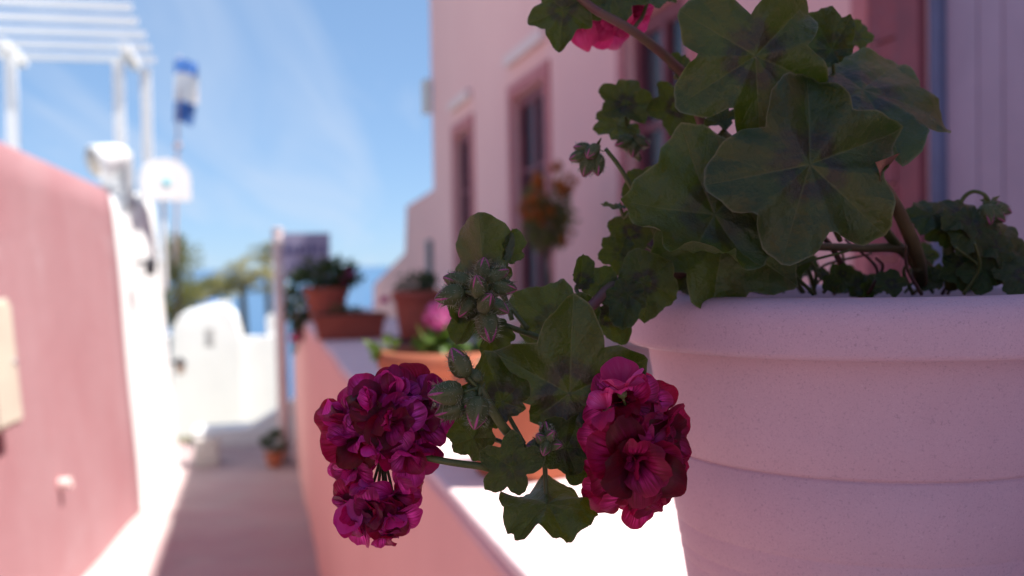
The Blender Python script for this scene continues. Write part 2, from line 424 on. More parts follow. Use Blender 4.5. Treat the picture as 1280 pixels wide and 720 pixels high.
M['petal_lit'] = m_petal('lit_pink_petal', (0.55, 0.015, 0.15), (0.70, 0.035, 0.24), (0.80, 0.15, 0.45), (0.8, 0.14, 0.38), (0.9, 0.05, 0.26))  # lighter petal copy, sun shining through put into the colour
# buds: green sepals, pink between them
n = NT('bud_skin'); uv = n.uvc(); sx = n.new('ShaderNodeSeparateXYZ'); n.l.new(uv, sx.inputs[0]); U, V = sx.outputs['X'], sx.outputs['Y']
tri = n.math('ABSOLUTE', n.math('SUBTRACT', n.math('FRACT', n.math('MULTIPLY', U, 5.0)), 0.5))
gap = n.rng(n.math('ADD', tri, n.math('MULTIPLY', n.math('SUBTRACT', V, 0.72), 0.75)), 0.38, 0.44)
gcol = n.mix(n.rng(n.noise(8, 3, 0.6, uv), 0.35, 0.65), (0.065, 0.09, 0.028), (0.10, 0.105, 0.045))
gcol = n.mix(n.rng(tri, 0.0, 0.12, 0.4, 0.0), gcol, (0.05, 0.07, 0.03))
pcol = n.mix(n.noise(12, 2, 0.5, uv), (0.30, 0.02, 0.16), (0.50, 0.14, 0.30))
M['bud'] = n.leafy(n.mix(gap, gcol, pcol), 0.55, n.bump(n.math('ADD', gap, n.math('MULTIPLY', n.noise(40, 2, 0.5, uv), 0.3)), 0.5, 0.0008), n.mix(gap, (0.16, 0.2, 0.05), (0.5, 0.05, 0.2)), 0.2)
n = NT('plant_hair'); M['hair'] = n.leafy((0.32, 0.33, 0.24), 0.5, None, (0.4, 0.42, 0.3), 0.3)

# ------------------------------------------------------------------ the setting
SEA = -200.0
mb = MB(); ns = 96
ring = [0.0, 300, 1500, 6000, 20000, 70000]
vs, fs = [Vector((0, 0, SEA))], []
for r_ in ring[1:]:
    for i in range(ns): vs.append(Vector((r_ * math.cos(2 * math.pi * i / ns), r_ * math.sin(2 * math.pi * i / ns), SEA)))
for i in range(ns): fs.append((0, 1 + i, 1 + (i + 1) % ns))
for k in range(len(ring) - 2):
    for i in range(ns):
        j = (i + 1) % ns; a = 1 + k * ns
        fs.append((a + i, a + ns + i, a + ns + j, a + j))
mb.add(vs, fs).build('sea', M['sea'], kind='structure')

prof = [(-30, -0.02), (-8, -0.01), (10.45, -0.01), (10.55, -0.6), (16.5, -0.95), (20, -1.6), (30, -4.0), (48, -7.2), (58, -14), (75, -35), (120, -80), (220, -160), (330, -215)]
ts = [-320, -150, -70, -30, -12, -6, -3, 0, 3, 6, 12, 30, 70, 150, 320]
mb = MB(); vs, fs = [], []
for (s, z) in prof:
    for t in ts:
        zz = z - (0 if abs(t) < 13 else 0.0009 * (abs(t) - 12) ** 2 + 0.1) + (rng.uniform(-1, 1) * min(2.5, 0.02 * max(0, s - 20)) if s > 22 else 0)
        vs.append(AL(s, t, zz))
for i in range(len(prof) - 1):
    for j in range(len(ts) - 1):
        a = i * len(ts) + j; fs.append((a, a + 1, a + len(ts) + 1, a + len(ts)))
mb.add(vs, fs).build('terrain', M['terrain'], kind='structure')

T_FAC = 2.12          # house front
T_LOW0, T_LOW1 = 0.31, 0.96   # low wall with pots
Z_LEDGE = EYE - 0.40
Z_TERR = EYE - 0.72
mb = MB(); mb.add([AL(-8, -4, 0.0), AL(-8, 0.6, 0.0), AL(10.2, 0.6, 0.0), AL(10.2, -4, 0.0)], [(0, 1, 2, 3)])
mb.build('alley_paving', M['paving'], kind='structure')
# lighter strip along the left foot: sunlit band put into the ground colour
mb = MB(); mb.add([AL(-8, -2.2, 0.004), AL(-8, -0.62, 0.004), AL(8.9, -0.64, 0.004), AL(8.9, -2.2, 0.004)], [(0, 1, 2, 3)])
mb.build('sunlit_strip', M['pale_ground'], kind='structure')
mb = MB(); box_al(mb, -4, 13.2, T_LOW1 + 0.004, T_FAC + 0.3, -0.005, Z_TERR)
mb.build('terrace', M['pale_ground'], kind='structure', smooth=False)

def rounded_bar(mb, s0, s1, t0, t1, z0, z1, rad, nseg=5, ns_=24, wob=0.004, mi=0):
    """wall running along the alley with rounded top corners and hand-plastered wobble"""
    prof_ = [(t0, z0)]
    for k in range(nseg + 1):
        a = math.pi - k * (math.pi / 2) / nseg
        prof_.append((t0 + rad + rad * math.cos(a), z1 - rad + rad * math.sin(a)))
    for q in (0.33, 0.66): prof_.append((t0 + rad + (t1 - t0 - 2 * rad) * q, z1))
    for k in range(nseg + 1):
        a = math.pi / 2 - k * (math.pi / 2) / nseg
        prof_.append((t1 - rad + rad * math.cos(a), z1 - rad + rad * math.sin(a)))
    prof_.append((t1, z0))
    vs, fs = [], []; m_ = len(prof_)
    for i in range(ns_ + 1):
        s = s0 + (s1 - s0) * i / ns_
        for (t, z) in prof_:
            vs.append(AL(s, t + wob * math.sin(s * 3.1 + z * 4) + wob * 0.6 * math.sin(s * 7.3 + 1), z + (wob * 0.7 * math.sin(s * 4.3 + 2) if z > z0 + 0.01 else 0)))
    for i in range(ns_):
        for k in range(m_ - 1):
            a = i * m_ + k; fs.append((a, a + m_, a + m_ + 1, a + 1))
    fs.append(tuple(range(m_))); fs.append(tuple(range(ns_ * m_, (ns_ + 1) * m_))[::-1])
    return mb.add(vs, fs, mi=mi)
low = thing('parapet_wall', AL(3, 0.63, 0), 'low salmon pink parapet wall with pale top carrying the row of flowerpots', 'wall')
mb = MB(); rounded_bar(mb, -4, 9.2, T_LOW0, T_LOW1, -0.02, Z_LEDGE - 0.012, 0.02, 4, 60)
mb.build('wall_body', M['pink_low'], low)
mb = MB(); rounded_bar(mb, -3.98, 9.18, T_LOW0 + 0.010, T_LOW1 - 0.008, Z_LEDGE - 0.05, Z_LEDGE, 0.012, 4, 60)
mb.build('ledge_top', M['ledge'], low)

# left rose wall, leaning back slightly
def lw(y): return -2.44 - 0.145 * (y - 5.58)
mb = MB(); vs, fs = [], []
NY, NZ = 40, 14
for i in range(NY + 1):
    y = -4 + 11.0 * i / NY
    top = EYE + 0.843 - 0.0446 * y
    for k in range(NZ + 1):
        z = -0.02 + (top + 0.02) * k / NZ
        lean = 0.17 * (z / 2.3) + 0.008 * math.sin(y * 2.1 + z * 1.7) + 0.006 * math.sin(y * 5 + z * 4)
        vs.append(Vector((lw(y) - lean, y, z)))
    vs.append(Vector((lw(y) - 0.17 - 0.05, y, top + 0.035))); vs.append(Vector((lw(y) - 0.17 - 0.30, y, top + 0.035))); vs.append(Vector((lw(y) - 0.17 - 0.36, y, -0.02)))
m_ = NZ + 4
for i in range(NY):
    for k in range(m_ - 1):
        a = i * m_ + k; fs.append((a, a + 1, a + m_ + 1, a + m_))
fs.append(tuple(range(m_))[::-1]); fs.append(tuple(range(NY * m_, (NY + 1) * m_)))
mb.add(vs, fs).build('rose_wall', M['pink_lit'], label='tall sunlit rose pink plaster wall along the alley', cat='wall')
def on_lw(x, y, off=0.0):                # where a pixel's ray meets the leaning face of the rose wall
    v = ray(x, y); best = None
    for k in range(400):
        d = 2.5 + k * 0.0125; p = C0 + v * d
        if p.x < lw(p.y) - 0.17 * p.z / 2.3 + off: return p
    return C0 + v * 5
WU = Vector((-0.145, 1, 0)).normalized(); WN = Vector((1, 0.145, 0.074)).normalized(); WV = WN.cross(WU) * -1
WV = WV if WV.z > 0 else -WV
# cream box on the rose wall
p = on_lw(-24, 458)
bx = thing('meter_box', p, 'cream metal utility box fixed to the rose wall', 'utility box')
mb = MB(); box_o(mb, p + WN * 0.04, WU, WN, WV, 0.165, 0.05, 0.29); o_ = mb.build('box_body', M['cream'], bx, smooth=False)
bev = o_.modifiers.new('b', 'BEVEL'); bev.width = 0.01; bev.segments = 3
mb = MB(); box_o(mb, p + WN * 0.096, WU, WN, WV, 0.145, 0.008, 0.265); mb.build('door', M['cream'], bx, smooth=False)
mb = MB(); lathe(mb, p + WN * 0.103 + WU * 0.11, [(0.0, 0.012), (0.012, 0.01), (0.014, 0)], 12, axis=WN); mb.build('lock', M['grey'], bx)
p = on_lw(72, 605)
dr = thing('drain_spout', p, 'short grey pipe stub low on the rose wall', 'pipe')
mb = MB(); lathe(mb, p - WN * 0.02, [(0.028, 0), (0.028, 0.09), (0.021, 0.092), (0.02, 0.0)], 18, axis=WN); mb.build('pipe', M['mould'], dr)
mb = MB(); lathe(mb, p - WN * 0.004, [(0.045, 0), (0.045, 0.012), (0.03, 0.016)], 18, axis=WN); mb.build('flange', M['trim_pink'], dr)

# unseen pale terrace carrying the pergola, added to bounce sunlight onto the house front
mb = MB()
ed = [(lw(-6.0) - 0.62, -6.0), (lw(10.6) - 0.75, 10.6)]
vs = [Vector((ed[0][0], ed[0][1], z)) for z in (-0.02, EYE - 0.12)] + [Vector((ed[1][0], ed[1][1], z)) for z in (-0.02, EYE - 0.12)] + [Vector((ed[1][0] - 9, ed[1][1], z)) for z in (-0.02, EYE - 0.12)] + [Vector((ed[0][0] - 9, ed[0][1], z)) for z in (-0.02, EYE - 0.12)]
box_pts(mb, [vs[0], vs[2], vs[4], vs[6], vs[1], vs[3], vs[5], vs[7]]); mb.build('bounce_terrace', M['white'], kind='structure', smooth=False)
# white gate wall after the rose wall
G1, G2 = on_z(158, 652, 0), on_z(231, 586, 0)
gw = thing('gate_wall', (G1 + G2) / 2, 'bright whitewashed gate wall with rounded pillar tops past the rose wall', 'wall')
GU = (G2 - G1).normalized(); GN = Vector((GU.y, -GU.x, 0))
if GN.x < 0: GN = -GN
def leaning_pillar(c, hw, hd, h, lean, name, n=20, mat='white'):
    mb = MB(); vs, fs = [], []
    lv = [(0, 1.0), (0.35, 0.985), (0.7, 0.97), (0.93, 0.95), (0.965, 0.86), (0.987, 0.66), (0.998, 0.36), (1.0, 0.0)]
    for (q, w) in lv:
        for i in range(n):
            a = 2 * math.pi * i / n; ca, sa = math.cos(a), math.sin(a)
            ex = math.copysign(abs(ca) ** 0.5, ca); ey = math.copysign(abs(sa) ** 0.5, sa)
            vs.append(c + GU * ex * hw * w + GN * (ey * hd * w - lean * q) + Vector((0, 0, h * q)))
    for k in range(len(lv) - 1):
        for i in range(n):
            j = (i + 1) % n; fs.append((k * n + i, k * n + j, (k + 1) * n + j, (k + 1) * n + i))
    mb.add(vs, fs); return mb.build(name, M[mat], gw)
L_ = (G2 - G1).length
leaning_pillar(G1 + GU * 0.52 - GN * 0.16, 0.22, 0.16, EYE + 0.57, 0.16, 'pillar')
leaning_pillar(G1 + GU * (L_ - 0.30) - GN * 0.17, 0.27, 0.17, EYE + 0.62, 0.15, 'pillar')
mb = MB()
mid0, mid1 = G1 + GU * 0.0, G2 - GU * 0.1
vs = [mid0 - GN * 0.08, mid1 - GN * 0.08, mid1 - GN * 0.34, mid0 - GN * 0.34]
vs += [v - GN * 0.15 + Vector((0, 0, EYE + 0.42)) for v in vs]
box_pts(mb, vs); mb.build('wall_panel', M['white'], gw, smooth=False)
# wall lantern and dark fitting on the gate wall
def bracket_lamp(p, label, sc=1.0, glass='tan'):
    t = thing('wall_lamp', p, label, 'lamp')
    mb = MB(); tube(mb, [p - GN * 0.05, p + GN * 0.05 * sc + Vector((0, 0, 0.02)), p + GN * 0.08 * sc], 0.012, 0.010); mb.build('bracket', M['saucer'], t)
    c = p + GN * 0.08 * sc
    mb = MB(); lathe(mb, c - Vector((0, 0, 0.10 * sc)), [(0.0, 0), (0.035 * sc, 0.002), (0.055 * sc, 0.09 * sc), (0.02, 0.1 * sc)], 6); mb.build('lamp_glass', M[glass], t, smooth=False)
    mb = MB(); lathe(mb, c, [(0.065 * sc, 0.0), (0.05 * sc, 0.025), (0.0, 0.06)], 6); mb.build('cap', M['saucer'], t, smooth=False)
    return t
def on_gate(x, y):
    v = ray(x, y); q = G1 - GN * 0.06; d = (q - C0).dot(GN) / v.dot(GN); return C0 + v * d
bracket_lamp(on_gate(184, 330) - GN * 0.05, 'small dark lantern on the white gate wall', 0.9, 'saucer')
bracket_lamp(on_gate(214, 455), 'brown glass lantern low at the end of the white gate wall', 0.9)
# floodlight on a short pole
c = P(160, 240, 7.9)
fl = thing('floodlight', c, 'white floodlight head with tan lens on a short grey pole above the gate', 'floodlight')
mb = MB(); tube(mb, [P(160, 262, 7.9), P(157, 190, 7.9)], 0.055, 0.05, 14); mb.build('pole', M['grey'], fl)
ax = (P(116, 203, 7.75) - P(150, 195, 7.9)).normalized()
mb = MB(); lathe(mb, P(154, 194, 7.9), [(0.0, -0.03), (0.07, -0.02), (0.10, 0.05), (0.12, 0.16), (0.135, 0.24), (0.12, 0.25)], 24, axis=ax); mb.build('housing', M['white_paint'], fl)
mb = MB(); lathe(mb, P(154, 194, 7.9), [(0.125, 0.235), (0.09, 0.27), (0.0, 0.28)], 24, axis=ax); mb.build('lens', M['tan'], fl)
mb = MB(); box_o(mb, P(141, 222, 7.95), CR, CB, CU, 0.07, 0.05, 0.06); mb.build('ballast_box', M['white_paint'], fl, smooth=False)
mb = MB(); box_o(mb, P(137, 240, 8.2), CR, CB, CU, 0.06, 0.04, 0.09); tag(mb.build('junction_box', M['grey'], None, smooth=False), 'grey junction box between the rose wall and the white pillar', 'box')
# arched white sign with a cyan mark
SD = 8.0
sg = thing('arched_sign', P(206, 249, SD), 'white round-topped sign board with a small cyan mark on the gate', 'sign')
SX = (AL(0, 1, 0) - AL(0, 0, 0)).normalized(); SX = (SX + Vector((ALX, ALY, 0)) * 0.55).normalized(); SY = Vector((0, 0, 1)); SN = SX.cross(SY)
out = [(-0.205, -0.17), (0.205, -0.17)]
for k in range(17):
    a = k * math.pi / 16; out.append((0.205 * math.cos(a), 0.0 + 0.165 * math.sin(a)))
mb = MB(); cc = P(206, 224, SD); m_ = len(out)
vs = [cc + SX * a + SY * b + SN * 0.03 for a, b in out] + [cc + SX * a + SY * b - SN * 0.03 for a, b in out]
fs = [tuple(range(m_)), tuple(range(m_, 2 * m_))[::-1]] + [(i, i + m_, (i + 1) % m_ + m_, (i + 1) % m_) for i in range(m_)]
mb.add(vs, fs).build('board', M['white_paint'], sg, smooth=False)
mb = MB(); lathe(mb, cc + SN * 0.031 - SY * 0.03, [(0.0, 0.002), (0.035, 0.002), (0.036, -0.001)], 20, axis=SN); mb.build('emblem', M['cyan'], sg)
mb = MB(); tube(mb, [cc - SY * 0.15 + SN * -0.045, cc - SY * 0.9 + SN * -0.045], 0.018, 0.018); mb.build('post', M['white_paint'], sg)
# limp flag
FD = 9.0
fg = thing('flag', P(226, 240, FD), 'blue and white flag hanging limp from a thin pole above the arched sign', 'flag')
mb = MB(); tube(mb, [P(219, 330, FD), P(222, 180, FD), P(224, 70, FD)], 0.014, 0.010, 10); lathe(mb, P(222, 182, FD), [(0.0, -0.04), (0.035, -0.02), (0.035, 0.02), (0, 0.04)], 14); mb.build('pole', M['pole'], fg)
def cloth(name, y0, y1, w0, w1, mat, x0=223):
    mb = MB(); vs, fs = [], []; nu, nv = 28, 6
    for j in range(nv + 1):
        q = j / nv; y = y0 + (y1 - y0) * q; w = w0 + (w1 - w0) * q
        for i in range(nu + 1):
            u = i / nu
            vs.append(P(x0 + w * u, y, FD) + CB * (0.05 * math.sin(u * 16 + y * 0.05) * (0.3 + u)) + CU * 0.02 * math.sin(u * 5))
    for j in range(nv):
        for i in range(nu):
            a = j * (nu + 1) + i; fs.append((a, a + 1, a + nu + 2, a + nu + 1))
    return mb.add(vs, fs).build(name, M[mat], fg)
cloth('blue_band', 76, 93, 32, 33, 'blue', 217); cloth('white_band', 93.3, 128, 34, 30, 'white_paint', 217); cloth('blue_band', 128.3, 154, 26, 20, 'blue', 218)

# pergola
pg = thing('pergola', on_t(148, 190, -1.2), 'white timber pergola with parallel rafters against the sky', 'pergola')
def pw(x, y, t): return on_t(x, y, t)
ends = [(165, 9), (172, 27), (182, 44), (188, 60), (194, 75)]
tE = -1.15
for (x, y) in ends:
    e = pw(x, y, tE); mb = MB()
    a = e; b = e + (AL(0, -1, 0) - AL(0, 0, 0)) * 2.6
    d = Vector((ALX, ALY, 0))
    box_o(mb, (a + b) / 2, (b - a).normalized(), d, Vector((0, 0, 1)), 1.3, 0.03, 0.034)
    mb.build('rafter', M['white_paint'], pg, smooth=False)
e0, e1 = pw(165, 9, tE - 0.18), pw(196, 75, tE - 0.18)
zt = pw(165, 9, tE).z - 0.09
s0, s1 = st(e0)[0], st(pw(194, 75, tE))[0]
def t_col(x, y, s): q = on_t(x, y, -1.0); a_, b_ = st(q); return b_ / a_ * s
sa, sb = s0 + 0.25, s1 + 0.1
tn, tf_, tl = t_col(149, 130, sa), t_col(183, 130, sb), t_col(14, 110, sa)
for tt in ((tn + tf_) / 2, tl):
    mb = MB(); box_al(mb, s0 - 0.2, s1 + 0.25, tt - 0.05, tt + 0.05, zt - 0.055, zt + 0.053); mb.build('beam', M['white_paint'], pg, smooth=False)
for (ss, tt) in ((sa, tn), (sb, tf_), (sa, tl)):
    mb = MB(); box_al(mb, ss - 0.06, ss + 0.06, tt - 0.06, tt + 0.06, EYE - 0.125 if tt < -1.9 else -0.02, zt - 0.057); mb.build('post', M['white_paint'], pg, smooth=False)

# ------------------------------------------------------------------ pink house on the right
def facade(mb, s0, s1, z0, z1, t, thick, openings, mi=0):
    """front and back skins with real reveals round each opening (s0,s1,z0,z1)"""
    S = sorted(set([s0, s1] + [q for o in openings for q in o[:2]])); Z = sorted(set([z0, z1] + [q for o in openings for q in o[2:4]]))
    def hole(a, b): return any(o[0] < a < o[1] and o[2] < b < o[3] for o in openings)
    for i in range(len(S) - 1):
        for j in range(len(Z) - 1):
            if hole((S[i] + S[i + 1]) / 2, (Z[j] + Z[j + 1]) / 2): continue
            for tt in (t, t + thick):
                mb.add([AL(S[i], tt, Z[j]), AL(S[i + 1], tt, Z[j]), AL(S[i + 1], tt, Z[j + 1]), AL(S[i], tt, Z[j + 1])], [(0, 1, 2, 3) if tt == t else (3, 2, 1, 0)], mi=mi)
    for (a, b, c, d) in openings + [(s0, s1, z0, z1)]:
        q = [(a, c), (b, c), (b, d), (a, d)]
        for k in range(4):
            (sa, za), (sb, zb) = q[k], q[(k + 1) % 4]
            mb.add([AL(sa, t, za), AL(sb, t, zb), AL(sb, t + thick, zb), AL(sa, t + thick, za)], [(0, 1, 2, 3)], mi=mi)
    return mb
hs = thing('pink_house', AL(7, T_FAC, Z_TERR), 'tall pale pink plastered house with shuttered window openings, in shade', 'house')
WT, WB = EYE + 1.36, EYE - 0.42
wins = [(9.75, 10.62, WB, WT), (7.12, 8.12, WB, WT), (4.62, 5.48, WB, WT)]
door = (1.78, 2.80, Z_TERR, EYE + 1.30)
H_HI, H_LO = EYE + 3.40, EYE + 1.66
mb = MB(); facade(mb, 2.23, 12.0, Z_TERR, H_HI, T_FAC, 0.40, wins + [(2.231, door[1], door[2] + 0.001, door[3])])
mb.build('wall', M['pink_house'], hs, smooth=False)
mb = MB(); facade(mb, 0.50, 2.227, Z_TERR, H_LO, T_FAC + 0.001, 0.398, [(door[0], 2.226, door[2] + 0.001, door[3])]); mb.build('wall', M['pink_house'], hs, smooth=False)
mb = MB(); box_al(mb, 0.51, 2.22, T_FAC + 0.405, 5.5, -0.005, H_LO - 0.02); box_al(mb, 2.25, 11.98, T_FAC + 0.405, 6.5, -0.005, H_HI - 0.03); mb.build('rear_block', M['pink_house'], hs, smooth=False)
mb = MB(); box_al(mb, 2.21, 12.03, T_FAC - 0.03, T_FAC + 0.45, H_HI + 0.002, H_HI + 0.08); mb.build('roof_coping', M['mould'], hs, smooth=False)
for (a, b, z0, z1) in wins:
    mb = MB(); tf = T_FAC + 0.05
    w = 0.075
    for (p0, p1, q0, q1) in ((a, a + w, z0, z1), (b - w, b, z0, z1), (a + w, b - w, z1 - w, z1), (a + w, b - w, z0, z0 + w), ((a + b) / 2 - 0.03, (a + b) / 2 + 0.03, z0 + w, z1 - w)):
        box_al(mb, p0 + 0.002, p1 - 0.002, tf, tf + 0.06, q0 + 0.002, q1 - 0.002)
    fr = mb.build('window_frame', M['trim'], hs, smooth=False)
    for k, (p0, p1) in enumerate(((a + w, (a + b) / 2 - 0.03), ((a + b) / 2 + 0.03, b - w))):
        nn = 3
        for r_ in range(nn):
            q0 = z0 + w + (z1 - z0 - 2 * w) * r_ / nn; q1 = z0 + w + (z1 - z0 - 2 * w) * (r_ + 1) / nn
            mb = MB(); box_al(mb, p0 + 0.03, p1 - 0.03, tf + 0.03, tf + 0.036, q0 + 0.02, q1 - 0.02); mb.build('pane', M['glass'], fr, smooth=False)
            mb = MB(); box_al(mb, p0, p1, tf + 0.012, tf + 0.05, q1 - 0.018, q1 + 0.018); mb.build('glazing_bar', M['trim'], fr, smooth=False)
    mb = MB()
    for (p0, p1, q0, q1) in ((a - 0.11, a - 0.001, z0, z1 + 0.11), (b + 0.001, b + 0.11, z0, z1 + 0.11), (a, b, z1 + 0.002, z1 + 0.108)):
        box_al(mb, p0, p1, T_FAC - 0.022, T_FAC + 0.15, q0, q1)
    mb.build('surround', M['trim_pink'], fr, smooth=False)
    mb = MB(); box_al(mb, a - 0.14, b + 0.14, T_FAC - 0.07, T_FAC + 0.18, z0 - 0.06, z0 - 0.003); mb.build('sill', M['mould'], fr, smooth=False)
    mb = MB(); box_al(mb, a - 0.06, b + 0.06, T_FAC - 0.06, T_FAC + 0.01, z1 + 0.26, z1 + 0.35); mb.build('hood_mould', M['mould'], fr, smooth=False)
    mb = MB(); box_al(mb, a, b, T_FAC + 0.39, T_FAC + 0.395, z0, z1); mb.build('dark_backing', M['saucer'], fr, smooth=False)  # dark sheet standing in for the unlit room behind the panes
# door with stone jamb
a, b, z0, z1 = door
dj = MB(); box_al(dj, b + 0.001, b + 0.12, T_FAC - 0.03, T_FAC + 0.1, z0, z1 + 0.3); box_al(dj, a - 0.12, a - 0.001, T_FAC - 0.03, T_FAC + 0.1, z0, z1 + 0.3); jm = dj.build('door_jamb', M['trim'], hs, smooth=False)
zz = z0; k = 0
while zz < z1 + 0.28:
    hgt = 0.21 + 0.06 * rng.random()
    mb = MB(); box_al(mb, b + 0.121, b + 0.27 + 0.03 * rng.random(), T_FAC - 0.028 - 0.012 * rng.random(), T_FAC + 0.05, zz, min(zz + hgt - 0.012, z1 + 0.3)); mb.build('jamb_stone', M['stone_red'], jm, smooth=False)
    zz += hgt
mb = MB(); box_al(mb, b + 0.30, b + 0.40, T_FAC - 0.016, T_FAC + 0.05, z0, z1 + 0.3); mb.build('pilaster', M['trim_pink'], jm, smooth=False)
td = T_FAC + 0.035
dr_ = MB(); box_al(dr_, a + 0.003, b - 0.05, td, td + 0.045, z0 + 0.002, z1 - 0.002); dd = dr_.build('door', M['lilac_door'], hs, smooth=False)
mb = MB(); box_al(mb, b - 0.048, b - 0.002, td - 0.03, td + 0.05, z0 + 0.002, z1 - 0.002); mb.build('door_edge', M['door_edge'], dd, smooth=False)
x = a + 0.09
while x < b - 0.13:
    mb = MB(); box_al(mb, x, x + 0.055, td - 0.005, td + 0.002, z0 + 0.12, z1 - 0.12); mb.build('door_batten', M['lilac_door'], dd, smooth=False); x += 0.105
# cornice lamp at the far corner
p = on_t(537, 122, T_FAC - 0.02)
mb = MB(); box_al(mb, 11.90, 12.10, T_FAC - 0.10, T_FAC - 0.031, p.z - 0.20, p.z + 0.20); mb.build('corner_lamp', M['cream'], hs, smooth=False)
# lower stepped wall continuing beyond the house
q = [on_t(549, 232, T_FAC + 0.02), on_t(508, 258, T_FAC + 0.02), on_t(506, 316, T_FAC + 0.02), on_t(467, 356, T_FAC + 0.02), on_t(465, 450, T_FAC + 0.02), on_t(549, 470, T_FAC + 0.02)]
off = (AL(0, 1, 0) - AL(0, 0, 0)) * 0.4
mb = MB(); m_ = len(q); mb.add(q + [v + off for v in q], [tuple(range(m_))[::-1], tuple(range(m_, 2 * m_))] + [(i, (i + 1) % m_, (i + 1) % m_ + m_, i + m_) for i in range(m_)])
sw = thing('stair_wall', q[4], 'lower pink wall with a sloping stepped top beyond the pink house', 'wall')
mb.build('wall', M['pink_house'], sw, smooth=False)
w_ = on_t(537, 322, T_FAC + 0.01); s_, _t = st(w_)
mb = MB(); box_al(mb, s_ - 0.18, s_ + 0.18, T_FAC - 0.005, T_FAC + 0.05, w_.z - 0.28, w_.z + 0.22); mb.build('window', M['saucer'], sw, smooth=False)
# unseen taller house, added and sized to shade the pot and flowers
nh = thing('shading_house', AL(-2, T_FAC, Z_TERR), 'unseen tall pink house added beside the speckled pot to shade the flowers', 'house')
mb = MB(); facade(mb, -1.0, 0.48, -0.01, EYE + 4.0, T_FAC + 0.02, 0.4, []); box_al(mb, -0.98, 0.46, T_FAC + 0.43, 7, -0.01, EYE + 3.97); mb.build('wall', M['pink_house'], nh, smooth=False)
mb = MB(); facade(mb, -6, -1.01, -0.01, EYE + 1.2, T_FAC + 0.021, 0.398, [(-2.6, -1.6, EYE - 0.7, EYE + 0.9)]); box_al(mb, -5.95, -1.03, T_FAC + 0.43, 7, -0.01, EYE + 1.15); mb.build('wall', M['pink_house'], nh, smooth=False)
mb = MB(); box_al(mb, -2.59, -1.61, T_FAC + 0.22, T_FAC + 0.25, EYE - 0.69, EYE + 0.89); mb.build('shutter', M['trim'], nh, smooth=False)

# ------------------------------------------------------------------ end of the alley
mb = MB(); box_al(mb, 9.95, 10.40, -0.62, 0.9, -0.015, 0.14); tag(mb.build('kerb_step', M['white'], None, smooth=False), 'shaded white step closing the end of the alley', 'step')
a1, a2, a3 = AL(10.0, -0.12, 0.14), AL(10.0, 0.45, 0.14), AL(10.0, 0.45, 0.46)
dvv = (AL(1, 0, 0) - AL(0, 0, 0)) * 0.2
mb = MB(); mb.add([a1, a2, a3, a1 + dvv, a2 + dvv, a3 + dvv], [(0, 1, 2), (5, 4, 3), (0, 3, 4, 1), (1, 4, 5, 2), (2, 5, 3, 0)]); tag(mb.build('ramp_wall', M['white'], None, smooth=False), 'low white wedge-shaped wall on the end step beside the potted shrub', 'wall')
b0 = on_z(254, 584, 0)
mb = MB(); box_o(mb, b0 + Vector((0, 0.12, 0.12)), Vector((0.968, 0.249, 0)), Vector((ALX, ALY, 0)), Vector((0, 0, 1)), 0.10, 0.12, 0.125)
o_ = mb.build('stone_block', M['pale_ground'], None, smooth=False); tag(o_, 'small pale stone block where the step meets the gate wall', 'stone block')
bev = o_.modifiers.new('b', 'BEVEL'); bev.width = 0.02; bev.segments = 3

def prism(mb, pts2, d, depth, mi=0):
    """outline given by pixels on a plane facing the alley at depth d, thickness in metres away from the viewer"""
    vs = [P(x, y, d + (x - 262) * 0.0105) for x, y in pts2]; m_ = len(vs); back = Vector((ALX, ALY, 0)) * depth
    return mb.add(vs + [v + back for v in vs], [tuple(range(m_)), tuple(range(m_, 2 * m_))[::-1]] + [(i, i + m_, (i + 1) % m_ + m_, (i + 1) % m_) for i in range(m_)], mi=mi)
wh = thing('white_cottage', P(262, 560, 17.5), 'small white cottage with rounded gable and tiny window at the alley end', 'house')
mb = MB(); prism(mb, [(214, 600), (216, 408), (224, 395), (250, 388), (270, 384), (284, 388), (294, 400), (301, 425), (303, 600)], 17.5, 2.5); mb.build('wall', M['white'], wh, smooth=False)
mb = MB(); prism(mb, [(271, 386), (271, 377), (288, 377), (288, 390)], 17.7, 0.3); mb.build('chimney', M['white'], wh, smooth=False)
mb = MB(); prism(mb, [(257, 432), (257, 410), (268, 410), (268, 432)], 17.48, 0.05); w1 = mb.build('window', M['pale_ground'], wh, smooth=False)
mb = MB(); prism(mb, [(259, 430), (259, 412), (266, 412), (266, 430)], 17.47, 0.03); mb.build('pane', M['grey'], w1, smooth=False)
cw = thing('courtyard_wall', P(322, 560, 17.9), 'white courtyard wall with a narrow blue door strip', 'wall')
mb = MB(); prism(mb, [(286, 600), (288, 436), (302, 422), (346, 420), (353, 424), (355, 600)], 17.9, 0.3); mb.build('wall', M['white'], cw, smooth=False)
mb = MB(); prism(mb, [(289.5, 508), (289, 452), (294.5, 452), (295, 508)], 17.88, 0.06); mb.build('door', M['blue_door'], cw, smooth=False)
mb = MB(); prism(mb, [(334, 424), (333, 398), (338, 392), (345, 396), (346, 424)], 17.95, 0.25); mb.build('pier', M['white'], cw, smooth=False)
# chapel dome
ch = thing('chapel', P(250, 430, 48), 'chapel with a cobalt blue dome showing behind the white cottage', 'chapel')
cc = P(249, 391, 48); mb = MB(); lathe(mb, cc, [(1.0 * math.cos(k * math.pi / 20), 1.0 * math.sin(k * math.pi / 20)) for k in range(11)], 32); mb.build('dome', M['blue'], ch)
mb = MB(); lathe(mb, cc - Vector((0, 0, 1.0)), [(0.98, 0), (0.98, 0.93), (1.08, 0.95), (1.08, 1.02), (0.98, 1.03)], 24); mb.build('drum', M['white'], ch)
mb = MB(); box_o(mb, cc - Vector((0, 0, 2.6)), Vector((1, 0, 0)), Vector((0, 1, 0)), Vector((0, 0, 1)), 1.5, 1.8, 1.6); mb.build('nave', M['white'], ch, smooth=False)

